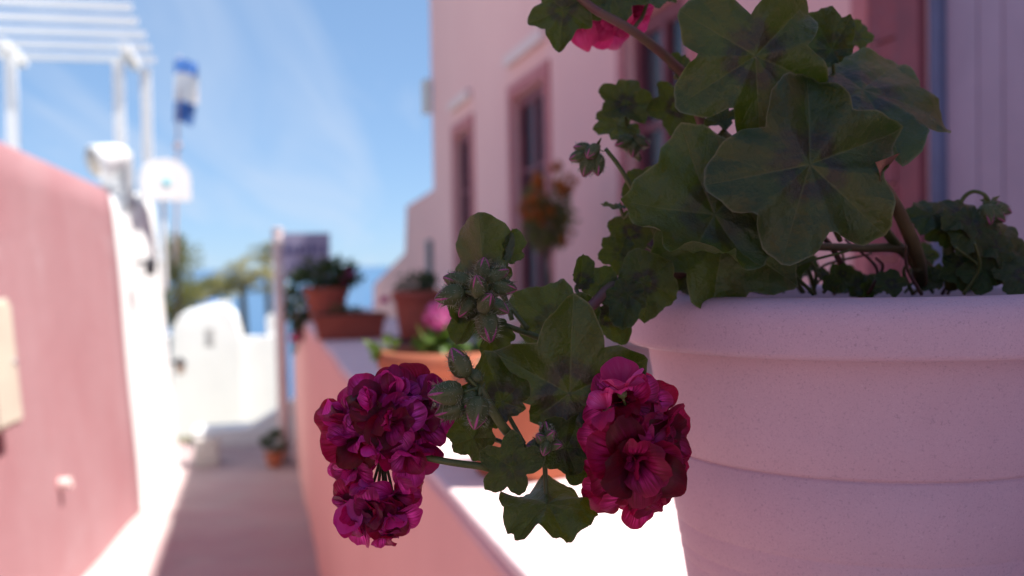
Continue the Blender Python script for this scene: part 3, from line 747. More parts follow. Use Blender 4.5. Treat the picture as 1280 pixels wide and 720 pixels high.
# ------------------------------------------------------------------ generic foliage
def leaf_quad(mb, c, d, n_, ln, w, mi=0, curl=0.25):
    """one small pointed leaf: 6 vertices"""
    d = d.normalized(); sde = d.cross(n_).normalized(); up = sde.cross(d)
    b = c; m1 = c + d * ln * 0.45 + up * ln * curl * 0.3; tp = c + d * ln - up * ln * curl * 0.4
    mb.add([b, m1 - sde * w * 0.5 + up * w * 0.15, m1, m1 + sde * w * 0.5 + up * w * 0.15, tp], [(0, 2, 1), (0, 3, 2), (1, 2, 4), (2, 3, 4)], mi=mi)
def rv(r_=rng):
    while True:
        v = Vector((r_.uniform(-1, 1), r_.uniform(-1, 1), r_.uniform(-1, 1)))
        if 0.02 < v.length < 1: return v
def bush(mb, c, rx, ry, rz, n_, ln, w, mi=0, clumps=9):
    cl = [(rv(), rng.uniform(0.35, 0.6)) for _ in range(clumps)]
    for k in range(n_):
        cc_, cs = rng.choice(cl); v = cc_ * 0.75 + rv() * cs
        p = c + Vector((v.x * rx, v.y * ry, v.z * rz)); d = (v.normalized() + rv() * 0.8 + Vector((0, 0, -0.15)))
        leaf_quad(mb, p, d, rv().normalized(), ln * rng.uniform(0.6, 1.25), w * rng.uniform(0.7, 1.2), mi)
def blossoms(mb, c, r_, n_, size, mi=0):
    for k in range(n_):
        v = rv(); p = c + v * r_
        q = Vector((0, 0, 1)).rotation_difference((v.normalized() + CB * 0.4).normalized())
        for j in range(5):
            a = j * 2 * math.pi / 5 + k
            leaf_quad(mb, p, q @ Vector((math.cos(a), math.sin(a), 0.4)), v.normalized(), size, size * 0.8, mi)
def tree(name, label, base, crown, rx, ry, rz, n_, ln, mat, cat='tree'):
    t = thing(name, base, label, cat)
    mb = MB(); tube(mb, [base, base.lerp(crown, 0.5) + rv() * 0.15, crown], rz * 0.09, rz * 0.03, 10)
    for k in range(6):
        v = rv(); tube(mb, [base.lerp(crown, rng.uniform(0.6, 0.9)), crown + Vector((v.x * rx * 0.4, v.y * ry * 0.4, v.z * rz * 0.3)), crown + Vector((v.x * rx * 0.8, v.y * ry * 0.8, v.z * rz * 0.7))], rz * 0.035, rz * 0.01, 6, 5)
    mb.build('trunk', M['bark'], t)
    mb = MB(); bush(mb, crown, rx, ry, rz, n_, ln, ln * 0.45, 0, 14); mb.build('crown', M[mat], t, smooth=False)
    return t
def ground_at(p):       # terrain height under a point
    s, t = st(p)
    for i in range(len(prof) - 1):
        if prof[i][0] <= s <= prof[i + 1][0]:
            q = (s - prof[i][0]) / (prof[i + 1][0] - prof[i][0]); return prof[i][1] + (prof[i + 1][1] - prof[i][1]) * q
    return 0
def base_of(p): return Vector((p.x, p.y, ground_at(p) - 0.05))
c = P(221, 322, 26); tree('olive_tree', 'rounded olive green tree top beside the white gate wall', base_of(c), c, 0.5, 0.5, 0.6, 900, 0.14, 'lf_olive')
c = P(218, 372, 30); tree('olive_tree', 'broad loose olive tree low behind the white gate wall', base_of(c), c, 1.0, 0.9, 0.95, 1500, 0.16, 'lf_olive')
c = P(258, 352, 44); tree('scrub_tree', 'low dull green tree in front of the far sea', base_of(c), c + Vector((0, 0, -0.4)), 1.3, 0.9, 0.6, 900, 0.22, 'lf_olive')
# palms
def palm(c, label, nf, ln):
    b = base_of(c); t = thing('palm_tree', b, label, 'palm', 'palms beyond the courtyard wall')
    mb = MB(); tube(mb, [b, b.lerp(c, 0.5) + Vector((0.1, 0, 0)), c], 0.2, 0.13, 10, 10); mb.build('trunk', M['bark'], t)
    for k in range(nf):
        az = k * 2.4 + rng.uniform(-.3, .3); el = R(rng.uniform(5, 82)); l_ = ln * rng.uniform(0.8, 1.15)
        d = Vector((math.cos(az) * math.cos(el), math.sin(az) * math.cos(el), math.sin(el)))
        hz_ = Vector((d.x, d.y, 0)).normalized() if abs(d.z) < 0.99 else Vector((1, 0, 0))
        pts = [c, c + d * l_ * 0.4, c + d * l_ * 0.75 + hz_ * l_ * 0.05 - Vector((0, 0, l_ * 0.12)), c + d * l_ * 0.95 + hz_ * l_ * 0.15 - Vector((0, 0, l_ * 0.42))]
        mb = MB(); tube(mb, pts, 0.022, 0.006, 5, 4)
        cv = catmull(pts, 9)
        for i in range(3, len(cv)):
            tg = (cv[i] - cv[i - 1]).normalized(); sd_ = tg.cross(Vector((0, 0, 1))).normalized()
            for sg_ in (-1, 1):
                leaf_quad(mb, cv[i], sd_ * sg_ + tg * 0.7 - Vector((0, 0, 0.25)), Vector((0, 0, 1)), l_ * 0.28 * (1.1 - 0.6 * i / len(cv)), 0.05, 0, 0.3)
        mb.build('frond', M['lf_palm'], t, smooth=False)
palm(P(303, 366, 40), 'full feathery pale olive palm rising above the courtyard wall', 30, 2.1)
palm(P(333, 330, 46), 'smaller palm partly hidden behind the lavender sign board', 22, 1.5)

# ------------------------------------------------------------------ pots along the parapet
def pot_thing(name, c, prof_, mat, label, group=None, rim_from=None, n=48, soil=True, rimz=None):
    t = thing(name, c, label, 'flowerpot', group)
    k = rim_from
    mb = MB(); lathe(mb, c, prof_[:k + 1], n); mb.build('pot_body', M[mat], t)
    mb = MB(); lathe(mb, c, prof_[k:], n); mb.build('rim', M[mat], t)
    if soil:
        ri = prof_[-1]; mb = MB()
        lathe(mb, c + Vector((0, 0, ri[1])), [(ri[0] + 0.002, 0.001), (ri[0] * 0.6, 0.006), (0.0, 0.004)], n); mb.build('soil', M['soil'], t)
    return t
def pot_prof(rt, rb, h, rim_h, rim_o):
    return [(0, 0.0), (rb * 0.96, 0.0), (rb, 0.006), (rb + (rt - rb) * 0.5, (h - rim_h) * 0.5), (rt, h - rim_h), (rt + rim_o, h - rim_h + 0.004), (rt + rim_o * 1.15, h - rim_h * 0.5), (rt + rim_o, h - 0.004), (rt + rim_o - 0.008, h), (rt - 0.012, h - 0.004), (rt - 0.014, h - 0.045)]
# two terracotta bowls in the sun
def st_px(x, y): return st(on_z(x, y, Z_LEDGE))
sB, tB = st_px(662, 588); c = AL(sB, tB, Z_LEDGE + 0.002)
pot_thing('terracotta_pot', c, pot_prof(0.125, 0.104, 0.20, 0.05, 0.014), 'terra', 'orange terracotta pot behind the trailing crimson flowers, on the sunlit ledge', None, 4)
pl = thing('leafy_seedling', c + Vector((0, 0, 0.16)), 'low green seedlings in the terracotta pot behind the crimson flowers', 'plant')
mb = MB(); bush(mb, c + Vector((0, 0, 0.19)), 0.09, 0.09, 0.03, 120, 0.04, 0.03, 0, 8); mb.build('foliage', M['lf_dark'], pl, smooth=False)
sA, tA = st_px(562, 512); c = AL(sA, tA, Z_LEDGE + 0.002)
dA = (c - C0).dot(-CB)
pot_thing('terracotta_bowl', c, pot_prof(0.17, 0.12, 0.165, 0.055, 0.018), 'terra', 'broad orange terracotta bowl with bright pink geranium, catching the sun', None, 4)
pl = thing('pink_geranium', c + Vector((0, 0, 0.12)), 'sunlit pink geranium growing in the broad terracotta bowl', 'plant')
top = c + Vector((0, 0, 0.17))
mb = MB(); bush(mb, P(552, 428, dA), 0.06, 0.05, 0.035, 60, 0.05, 0.04, 0, 7); bush(mb, top + Vector((0.05, 0.05, 0.01)), 0.09, 0.08, 0.03, 90, 0.045, 0.035, 0, 7); mb.build('foliage', M['lf_bright'], pl, smooth=False)
h1 = P(550, 397, dA); mb = MB(); tube(mb, [top, top.lerp(h1, 0.5) + Vector((0.01, 0, 0.02)), h1], 0.004, 0.003, 6); mb.build('stem', M['stem'], pl)
mb = MB(); blossoms(mb, h1, 0.034, 40, 0.022); mb.build('flower_head', M['fl_pink'], pl, smooth=False)
mb = MB(); bush(mb, P(481, 437, dA - 0.06), 0.035, 0.03, 0.022, 26, 0.035, 0.026, 0, 4); mb.build('side_shoot', M['lf_bright'], pl, smooth=False)
# long planter
c = on_z(440, 425, Z_LEDGE); s_, t_ = st(c)
lp = thing('window_box', AL(s_, t_, Z_LEDGE), 'long low red-brown planter box set across the parapet', 'planter')
def taper_box(mb, s, t, z0, z1, hs0, ht0, hs1, ht1):
    return box_pts(mb, [AL(s - hs0, t - ht0, z0), AL(s - hs0, t + ht0, z0), AL(s + hs0, t + ht0, z0), AL(s + hs0, t - ht0, z0), AL(s - hs1, t - ht1, z1), AL(s - hs1, t + ht1, z1), AL(s + hs1, t + ht1, z1), AL(s + hs1, t - ht1, z1)])
t_ = 0.475
mb = MB(); taper_box(mb, s_ + 0.1, t_, Z_LEDGE + 0.002, Z_LEDGE + 0.105, 0.08, 0.165, 0.095, 0.18); mb.build('box_body', M['terra_dark'], lp, smooth=False)
mb = MB(); taper_box(mb, s_ + 0.1, t_, Z_LEDGE + 0.106, Z_LEDGE + 0.132, 0.108, 0.195, 0.11, 0.197); mb.build('rim', M['terra_dark'], lp, smooth=False)
mb = MB(); taper_box(mb, s_ + 0.1, t_, Z_LEDGE + 0.13, Z_LEDGE + 0.137, 0.095, 0.18, 0.09, 0.175); mb.build('soil', M['soil'], lp, smooth=False)
pl = thing('trailing_plant', AL(s_ + 0.1, t_, Z_LEDGE + 0.136), 'sparse small green plants in the long planter box', 'plant')
mb = MB(); bush(mb, AL(s_ + 0.1, t_ - 0.02, Z_LEDGE + 0.16), 0.15, 0.07, 0.03, 120, 0.035, 0.02, 0, 8); mb.build('foliage', M['lf_dark'], pl, smooth=False)
mb = MB(); blossoms(mb, P(480, 374, 5.2), 0.02, 10, 0.018); tube(mb, [P(480, 374, 5.2), AL(s_ + 0.1, t_ + 0.1, Z_LEDGE + 0.15)], 0.003, 0.003, 5, 3); mb.build('flower_head', M['fl_mag'], pl, smooth=False)
# tall pot on a dark saucer
c = AL(4.85, 0.765, Z_LEDGE)
pz = thing('plant_saucer', c, 'dark plastic saucer under the tall red-brown pot', 'saucer')
mb = MB(); lathe(mb, c, [(0, 0.002), (0.13, 0.002), (0.15, 0.03), (0.155, 0.03), (0.14, 0.012), (0, 0.012)], 40); mb.build('dish', M['saucer'], pz)
c = c + Vector((0, 0, 0.014))
pot_thing('tall_pot', c, pot_prof(0.112, 0.085, 0.25, 0.05, 0.012), 'terra_dark', 'tall red-brown pot with a small round bush', None, 4)
pl = thing('round_bush', c + Vector((0, 0, 0.21)), 'small clipped round dark bush in the tall red-brown pot', 'plant')
mb = MB(); bush(mb, c + Vector((0, 0, 0.285)), 0.10, 0.10, 0.05, 420, 0.03, 0.016, 0, 16); mb.build('foliage', M['lf_dark'], pl, smooth=False)
mb = MB(); tube(mb, [c + Vector((0, 0, 0.2)), c + Vector((0, 0, 0.27))], 0.008, 0.006, 8); mb.build('stem', M['bark'], pl)
# round pot with dark trailing plant
c = AL(7.05, 0.475, Z_LEDGE + 0.002)
pot_thing('round_pot', c, pot_prof(0.145, 0.11, 0.24, 0.05, 0.014), 'terra_dark', 'red-brown pot holding the dark spilling plant behind the long planter box', None, 4)
pl = thing('dark_trailing_plant', c + Vector((0, 0, 0.2)), 'dark bushy plant with magenta blooms spilling over the end of the parapet', 'plant')
mb = MB(); bush(mb, c + Vector((0.0, 0, 0.31)), 0.23, 0.18, 0.10, 600, 0.06, 0.035, 0, 14)
bush(mb, P(372, 385, 7.0), 0.07, 0.08, 0.26, 420, 0.055, 0.03, 0, 10); mb.build('foliage', M['lf_dark'], pl, smooth=False)
mb = MB(); tube(mb, [c + Vector((0, 0, 0.2)), c + Vector((-0.1, 0, 0.32)), P(372, 350, 7.0), P(370, 420, 6.95)], 0.01, 0.005, 6); mb.build('stem', M['bark'], pl)
for (x, y) in ((437, 344), (370, 421), (428, 350)):
    mb = MB(); blossoms(mb, P(x, y, 6.9), 0.03, 12, 0.025); mb.build('flower_head', M['fl_mag'], pl, smooth=False)
# small potted plant on the alley floor by the wall end
c = on_z(343, 584, 0) + Vector((0, 0, 0.006))
pot_thing('floor_pot', c, pot_prof(0.075, 0.055, 0.13, 0.03, 0.008), 'terra', 'small terracotta pot on the paving by the sign post', None, 4)
pl = thing('small_shrub', c + Vector((0, 0, 0.09)), 'small dark shrub in the terracotta pot on the paving', 'plant')
mb = MB(); bush(mb, c + Vector((0, 0, 0.21)), 0.10, 0.09, 0.10, 360, 0.04, 0.022, 0, 10); mb.build('foliage', M['lf_dark'], pl, smooth=False)
# sign on a post
SPD = 8.9
b = on_z(356, 578, 0); SPD = (b - C0).dot(-CB)
sp = thing('sign_post', b, 'lavender sign board with two lines of dark lettering on a pale post', 'sign')
pb, pt_ = b, P(347, 289, SPD)
mb = MB(); tube(mb, [pb, pb.lerp(pt_, 0.5), pt_], 0.052, 0.048, 14); mb.build('post', M['pole'], sp)
mb = MB(); lathe(mb, pt_, [(0.05, 0), (0.055, 0.01), (0.03, 0.03), (0, 0.035)], 14); mb.build('post_cap', M['pole'], sp)
bc = P(383, 320, SPD); SX2 = Vector((0.968, 0.249, 0)); SN2 = Vector((-ALX, -ALY, 0)); UZ = Vector((0, 0, 1))
mb = MB(); box_o(mb, bc, SX2, SN2, UZ, 0.205, 0.012, 0.20); bd = mb.build('board', M['sign'], sp, smooth=False)
x = -0.16
for k in range(7):
    w = rng.uniform(0.012, 0.022)
    mb = MB(); hgt = 0.055 if k in (0, 4) else 0.035
    box_o(mb, bc + SX2 * x + SN2 * 0.0145 + UZ * (0.045 + hgt * 0.3), SX2, SN2, UZ, w, 0.002, hgt); mb.build('lettering', M['sign_ink'], bd, smooth=False)
    x += 0.052
x = -0.15
for k in range(5):
    mb = MB(); box_o(mb, bc + SX2 * x + SN2 * 0.0145 - UZ * 0.085, SX2, SN2, UZ, rng.uniform(0.010, 0.02), 0.002, 0.024); mb.build('lettering', M['sign_ink'], bd, smooth=False)
    x += 0.06
for zz in (-0.12, 0.12):
    mb = MB(); box_o(mb, bc - SX2 * 0.22 + UZ * zz - SN2 * 0.0, SX2, SN2, UZ, 0.03, 0.018, 0.012); mb.build('bracket', M['grey'], sp, smooth=False)
# orange flowering plant by the second window
c = on_t(690, 300, 1.72); c = Vector((c.x, c.y, Z_TERR + 0.002))
pot_thing('terrace_pot', c, pot_prof(0.16, 0.12, 0.30, 0.05, 0.015), 'terra_dark', 'red-brown pot standing on the terrace under the orange flowers', None, 4)
pl = thing('orange_shrub', c + Vector((0, 0, 0.25)), 'leggy shrub with orange flowers in front of the middle window', 'plant')
dO = (c - C0).dot(-CB)
mb = MB()
for (x, y) in ((665, 225), (690, 215), (705, 235), (660, 270), (695, 290), (680, 250), (712, 222)): tube(mb, [c + Vector((0, 0, 0.25)), P(685, 330, dO), P(x, y, dO) + CB * rng.uniform(-.1, .1)], 0.010, 0.004, 6, 6)
mb.build('stem', M['bark'], pl)
mb = MB(); bush(mb, P(688, 285, dO), 0.15, 0.14, 0.14, 420, 0.06, 0.03, 0, 14); bush(mb, P(682, 240, dO), 0.15, 0.12, 0.16, 200, 0.055, 0.026, 0, 12); mb.build('foliage', M['lf_olive'], pl, smooth=False)
for (x, y, r_, k) in ((671, 225, 0.045, 14), (663, 262, 0.07, 26), (680, 268, 0.06, 18), (700, 232, 0.05, 14), (708, 240, 0.04, 10), (708, 296, 0.04, 12), (672, 246, 0.05, 14), (694, 210, 0.04, 9), (714, 224, 0.035, 8)):
    mb = MB(); blossoms(mb, P(x, y, dO - 0.1), r_, k, 0.028); mb.build('flower_cluster', M['fl_orange'], pl, smooth=False)
#HERO
# ------------------------------------------------------------------ the big speckled pot
PC = Vector((0.284, 0.818, 0))
PZ = EYE
rim_top = P(790, 366, 0.84).z
prof_body = [(0.0, Z_LEDGE + 0.002), (0.116, Z_LEDGE + 0.002), (0.1205, Z_LEDGE + 0.008)]
def body_r(z): return 0.121 + (0.172 - 0.121) * (z - Z_LEDGE) / (rim_top - 0.04 - Z_LEDGE)
def groove(z, dep, w):
    return [(body_r(z - w), z - w), (body_r(z - w * 0.4) - dep * 0.6, z - w * 0.4), (body_r(z) - dep, z), (body_r(z + w * 0.3) - dep * 0.3, z + w * 0.3), (body_r(z + w) + 0.0004, z + w)]
zg = P(870, 549, 0.84).z
zl = [Z_LEDGE + 0.03, Z_LEDGE + 0.06]
for z in zl: prof_body.append((body_r(z), z))
for (z, dep, w) in ((zg - 0.092, 0.0005, 0.0035), (zg - 0.080, 0.0005, 0.0035), (zg - 0.060, 0.0006, 0.0035), (zg, 0.0024, 0.0026)): prof_body += groove(z, dep, w)
prof_body = sorted(prof_body[:3], key=lambda q: q[0]) + sorted(prof_body[3:], key=lambda q: q[1])
for q in (0.25, 0.5, 0.75, 0.93):
    z = zg + 0.006 + (rim_top - 0.044 - zg) * q; prof_body.append((body_r(z), z))
prof_body.append((body_r(rim_top - 0.0375) + 0.0006, rim_top - 0.0375))
rb = body_r(rim_top - 0.037)
prof_rim = [(rb - 0.001, rim_top - 0.0385), (rb + 0.004, rim_top - 0.0405), (rb + 0.0135, rim_top - 0.0405), (rb + 0.0158, rim_top - 0.0392), (rb + 0.0168, rim_top - 0.0362)]
for k in range(11):
    a = R(-6 + 96 * k / 10); ca, sa = max(0.0, math.cos(a)), math.sin(a)
    prof_rim.append((rb - 0.008 + 0.0250 * ca ** 0.62, rim_top - 0.026 + 0.026 * math.copysign(abs(sa) ** 0.8, sa)))
prof_rim += [(rb - 0.024, rim_top - 0.0005), (rb - 0.027, rim_top - 0.004), (rb - 0.029, rim_top - 0.03), (rb - 0.03, rim_top - 0.05)]
bp = thing('speckled_planter', PC + Vector((0, 0, Z_LEDGE)), 'large pale pink speckled plastic planter with thick rounded rim', 'planter')
mb = MB(); lathe(mb, PC, prof_body, 160); mb.build('pot_body', M['pot'], bp)
mb = MB(); lathe(mb, PC, prof_rim, 160); mb.build('rim', M['pot'], bp)
mb = MB(); vs, fs = [PC + Vector((0, 0, rim_top - 0.018))], []
for k in range(1, 9):
    for i in range(40):
        r_ = (rb - 0.028) * k / 8; a = 2 * math.pi * i / 40; vs.append(PC + Vector((r_ * math.cos(a), r_ * math.sin(a), rim_top - 0.022 + rng.uniform(-0.004, 0.004))))
for i in range(40): fs.append((0, 1 + i, 1 + (i + 1) % 40))
for k in range(7):
    for i in range(40): fs.append((1 + k * 40 + i, 1 + (k + 1) * 40 + i, 1 + (k + 1) * 40 + (i + 1) % 40, 1 + k * 40 + (i + 1) % 40))
mb.add(vs, fs).build('soil', M['soil'], bp)

# ------------------------------------------------------------------ ivy geranium
pot_mid = PC + Vector((0, 0, rim_top - 0.02))
ig = thing('ivy_geranium', pot_mid, 'trailing ivy geranium with deep crimson double flowers spilling out of the speckled planter', 'plant')
def outline(th, pw_, notch, sc, ph):
    d = th
    best = 0.0; tipd = 99
    for a, r_ in zip(LOBES, sc):
        dl = abs((math.degrees(d) - a + 180) % 360 - 180)
        wd = 31.0 * (1.35 if abs(math.degrees(d)) > 128 else 1.0)
        v = r_ * (1 - notch * (dl / wd) ** pw_)
        if v > best: best = v
        tipd = min(tipd, dl)
    return max(best, 0.3) * (1 + 0.014 * math.sin(th * 23 + ph) + 0.016 * math.sin(th * 9 + ph * 2) + 0.035 * max(0.0, 1 - tipd / 7.0))
def leaf_mesh(seed, pw_=1.75, notch=0.28, sc=(1, 0.96, 0.96, 0.86, 0.86), cup=0.10, fold=0.20, wave=0.09, mid=0.0, bends=(), nr=12, na=84):
    q = random.Random(seed); ph = q.uniform(0, 6); kw = q.choice((3, 4, 5))
    vs, fs, uv, at = [], [], [], []
    def pos(x, y, f, th):
        r_ = math.hypot(x, y)
        dl = min(abs((math.degrees(th) - a + 180) % 360 - 180) for a in LOBES)
        z = cup * r_ * r_ + fold * r_ * (1 - (min(dl, 32) / 32.0)) * -1 + fold * 0.5 * r_ + wave * r_ * r_ * math.sin(kw * th + ph) + wave * 0.5 * f ** 6 * math.sin(11 * th + ph)
        z += mid * abs(x) + 0.022 * r_ * (math.sin(x * 17 + ph) * math.sin(y * 15 + ph * 1.7)) + 0.015 * math.sin(x * 29 + 2 * ph) * math.sin(y * 31) * r_
        p = Vector((x, y, z))
        for (ang, u0, kap) in bends:
            dx, dy = math.sin(R(ang)), math.cos(R(ang)); u = p.x * dx + p.y * dy
            if u > u0:
                t = kap * (u - u0); un = u0 + math.sin(t) / kap - p.z * math.sin(t); zn = (1 - math.cos(t)) / kap + p.z * math.cos(t)
                p = Vector((p.x + dx * (un - u), p.y + dy * (un - u), zn))
        return p
    vs.append(Vector((0, 0, 0))); uv.append((0, 0)); at.append(0)
    for k in range(1, nr + 1):
        f = k / nr
        for i in range(na):
            th = -math.pi + 2 * math.pi * i / na
            r_ = outline(th, pw_, notch, sc, ph) * f; x, y = r_ * math.sin(th), r_ * math.cos(th)
            vs.append(pos(x, y, f, th)); uv.append((x, y)); at.append(f)
    for i in range(na): fs.append((0, 1 + (i + 1) % na, 1 + i))
    for k in range(nr - 1):
        for i in range(na):
            a, b = 1 + k * na, 1 + (k + 1) * na; j = (i + 1) % na
            fs.append((a + i, a + j, b + j, b + i))
    return MB().add(vs, fs, uv, 0, at).mesh('leaf', M['leaf'])
LEAF = []
def leaf(x, y, d, rpx, tip, nx=0.0, ny=0.0, to=None, pr=0.0016, sag=0.01, back=False, label=None, pmat='stem', **kw):
    me = leaf_mesh(len(LEAF) + 11, **kw)
    zc = Vector((nx, ny, 1.0)).normalized(); Z = CR * zc.x + CU * zc.y + CB * zc.z
    tv = CR * math.cos(R(tip)) + CU * math.sin(R(tip)); Y = (tv - Z * tv.dot(Z)).normalized()
    if back: Z = -Z
    X = Y.cross(Z); sc = rpx * d / FPX; p = P(x, y, d)
    m = Matrix((X, Y, Z)).transposed().to_4x4(); m = Matrix.Translation(p) @ m @ Matrix.Diagonal((sc, sc, sc, 1))
    o = link('leaf', me, ig, m, label=label); LEAF.append(o)
    if to is not None:
        e = P(*to) if len(to) == 3 and not isinstance(to, Vector) else to
        b = -Z if not back else Z
        mb = MB(); tube(mb, [p + b * 0.0004, p + b * sag + (e - p) * 0.25, p.lerp(e, 0.6) + b * sag * 0.6, e], pr * 0.8, pr * 1.1, 8, 6); mb.build('petiole', M[pmat], ig)
    return o
def stem(pts, r0, r1, mat='stem', n=12, name='stem'):
    mb = MB(); tube(mb, [P(*p) if len(p) == 3 and not isinstance(p, Vector) else p for p in pts], r0, r1, n, 10); return mb.build(name, M[mat], ig)

# main stems
stem([(1150, 352, 0.82), (1146, 318, 0.79), (1122, 262, 0.75), (1100, 228, 0.72), (1070, 200, 0.72)], 0.0062, 0.0036, 'stem_brown')
stem([(1150, 335, 0.83), (1120, 305, 0.80), (1085, 262, 0.77), (1060, 240, 0.76)], 0.0045, 0.003, 'stem')
stem([(1150, 338, 0.80), (1125, 312, 0.80), (1080, 310, 0.79), (1010, 308, 0.78)], 0.0042, 0.003, 'stem_brown')
stem([(1060, 345, 0.82), (1030, 298, 0.80), (990, 290, 0.78)], 0.0026, 0.002, 'stem_purple')
stem([(960, 362, 0.82), (870, 345, 0.78), (812, 340, 0.745), (768, 356, 0.71), (735, 386, 0.685), (700, 408, 0.675), (690, 450, 0.665), (695, 510, 0.655), (690, 548, 0.645)], 0.0048, 0.0026, 'stem_purple')
stem([(735, 386, 0.685), (700, 425, 0.68), (655, 415, 0.675), (615, 400, 0.665)], 0.0026, 0.0018, 'stem')
stem([(930, 362, 0.83), (900, 230, 0.80), (862, 110, 0.78), (840, 78, 0.77), (790, 38, 0.75), (738, 8, 0.74), (700, -30, 0.73)], 0.0046, 0.0030, 'stem_purple')
stem([(1190, 360, 0.80), (1186, 320, 0.79), (1184, 285, 0.79)], 0.0055, 0.004, 'stem')
stem([(1186, 300, 0.79), (1200, 255, 0.79), (1214, 240, 0.785), (1230, 243, 0.78), (1238, 254, 0.78)], 0.0018, 0.0013, 'stem')
stem([(840, 330, 0.76), (798, 250, 0.75), (775, 210, 0.745), (757, 186, 0.74)], 0.0022, 0.0016, 'stem')
stem([(655, 562, 0.64), (630, 535, 0.628), (608, 500, 0.617), (600, 484, 0.615)], 0.0034, 0.0026, 'stem', name='flower_stalk')
stem([(690, 548, 0.645), (640, 586, 0.632), (595, 582, 0.622), (548, 575, 0.615), (500, 562, 0.622)], 0.0026, 0.0021, 'stem', name='flower_stalk')
stem([(690, 548, 0.645), (720, 530, 0.64), (770, 545, 0.635), (800, 565, 0.632)], 0.003, 0.0026, 'stem', name='flower_stalk')
stem([(690, 548, 0.645), (668, 568, 0.64), (650, 560, 0.64)], 0.0034, 0.0032, 'stem')

# leaves (attachment pixel, depth, size, direction of the tip, facing)
leaf(944, 70, 0.69, 108, -83, 0.05, -0.05, (960, 220, 0.76), cup=-0.10, fold=0.27, wave=0.12, notch=0.36, sc=(1.0, 1.05, 0.92, 1.0, 0.98), pr=0.002)
leaf(1012, 206, 0.675, 126, -42, -0.06, 0.10, (1050, 300, 0.76), cup=-0.08, fold=0.27, wave=0.11, notch=0.30, sc=(1.0, 1.0, 0.96, 1.02, 1.0), bends=((-78, 0.86, 2.4),), pr=0.002)
leaf(893, 268, 0.70, 118, 175, 0.10, 0.16, (920, 330, 0.76), cup=0.10, fold=0.22, wave=0.10, notch=0.20, sc=(1.0, 0.98, 0.95, 0.9, 0.75), bends=((-82, 0.10, 2.0),))
leaf(905, 292, 0.715, 108, -35, 0.0, 0.1, (960, 340, 0.78), cup=-0.05, fold=0.22, notch=0.26)
leaf(1078, 112, 0.73, 126, -20, 0.12, 1.0, (1040, 200, 0.77), cup=-0.12, fold=0.10, wave=0.06, notch=0.22, bends=((0, 0.6, -0.9),))
leaf(1040, 62, 0.735, 56, 118, -0.5, 0.25, (1040, 200, 0.77), notch=0.16, sc=(1, 0.7, 0.6, 0.5, 0.5), mid=0.55)
leaf(1068, 45, 0.80, 26, 60, 0.2, 0.4, (1060, 120, 0.80), notch=0.2)
leaf(905, 185, 0.735, 34, 200, 0.3, 0.3, (940, 230, 0.77), cup=0.25, back=True)
leaf(902, 150, 0.735, 26, 140, -0.2, 0.9, (930, 200, 0.77), cup=0.3)
leaf(782, 130, 0.80, 40, 80, 0.1, 0.5, (800, 200, 0.81), notch=0.26, wave=0.06)
leaf(772, 158, 0.81, 34, 210, 0.1, 0.9, (800, 200, 0.81), notch=0.28)
leaf(845, 135, 0.80, 40, 190, 0.3, 0.2, (860, 190, 0.80), notch=0.28)
leaf(852, 85, 0.785, 22, 120, 0.5, 0.3, (856, 100, 0.785), notch=0.3)
leaf(704, 12, 0.745, 52, -96, -0.1, 0.1, (730, 3, 0.742), notch=0.30, pw_=1.4, sc=(1.0, 0.9, 0.8, 0.7, 0.7))
leaf(765, -8, 0.755, 52, -70, 0.1, 0.25, (745, 12, 0.744), notch=0.30, sc=(0.8, 0.9, 0.9, 0.8, 0.8))
leaf(812, -6, 0.77, 34, -15, 0.1, 0.9, (790, 38, 0.752), notch=0.24)
leaf(606, 352, 0.665, 84, 93, -0.15, -0.15, (660, 412, 0.675), notch=0.20, sc=(1.0, 0.5, 0.42, 0.32, 0.3), mid=0.4, cup=0.1, back=True)
leaf(634, 318, 0.672, 34, 60, 0.9, 0.1, (640, 400, 0.675), notch=0.20, sc=(1.0, 0.6, 0.6, 0.4, 0.4), mid=0.5)
leaf(592, 392, 0.66, 44, -120, -0.4, 0.2, (615, 400, 0.665), notch=0.20, sc=(1, 0.55, 0.55, 0.35, 0.35), mid=0.35)
leaf(618, 412, 0.665, 52, -98, 0.5, 0.1, (625, 402, 0.668), notch=0.20, sc=(1, 0.5, 0.5, 0.35, 0.35), mid=0.4)
leaf(583, 358, 0.662, 46, -100, 0.1, 0.0, (610, 398, 0.667), notch=0.20, sc=(1, 0.5, 0.6, 0.35, 0.35), mid=0.3)
leaf(690, 402, 0.69, 62, 80, -0.05, 0.45, (705, 412, 0.68), notch=0.22, sc=(0.9, 1.0, 1.0, 0.85, 0.7), cup=0.1)
leaf(712, 492, 0.635, 120, 88, 0.0, -0.04, (692, 545, 0.645), notch=0.33, pw_=1.35, sc=(1.0, 0.88, 0.88, 0.48, 0.5), cup=0.02, fold=0.22, wave=0.07, bends=((50, 0.45, 0.5),), pr=0.0021)
leaf(628, 502, 0.63, 72, 110, 0.15, 0.0, (655, 555, 0.64), notch=0.28, pw_=1.4, sc=(0.92, 0.7, 0.9, 0.4, 0.5), mid=0.25, cup=0.1, bends=((70, 0.25, 1.6),))
leaf(592, 548, 0.64, 60, 70, -0.5, 0.0, (650, 562, 0.642), notch=0.2, sc=(0.9, 0.6, 0.8, 0.5, 0.5), mid=0.3)
leaf(641, 584, 0.618, 44, 155, -0.05, 0.05, (668, 568, 0.638), notch=0.36, pw_=1.9, sc=(1.02, 1.0, 1.0, 0.98, 0.8), cup=-0.06, wave=0.03)
leaf(708, 560, 0.632, 46, 60, 0.3, 0.05, (690, 548, 0.642), notch=0.24, sc=(1.0, 0.8, 1.0, 0.8, 0.9))
leaf(722, 575, 0.64, 34, -40, 0.2, 0.3, (690, 550, 0.645), notch=0.24)
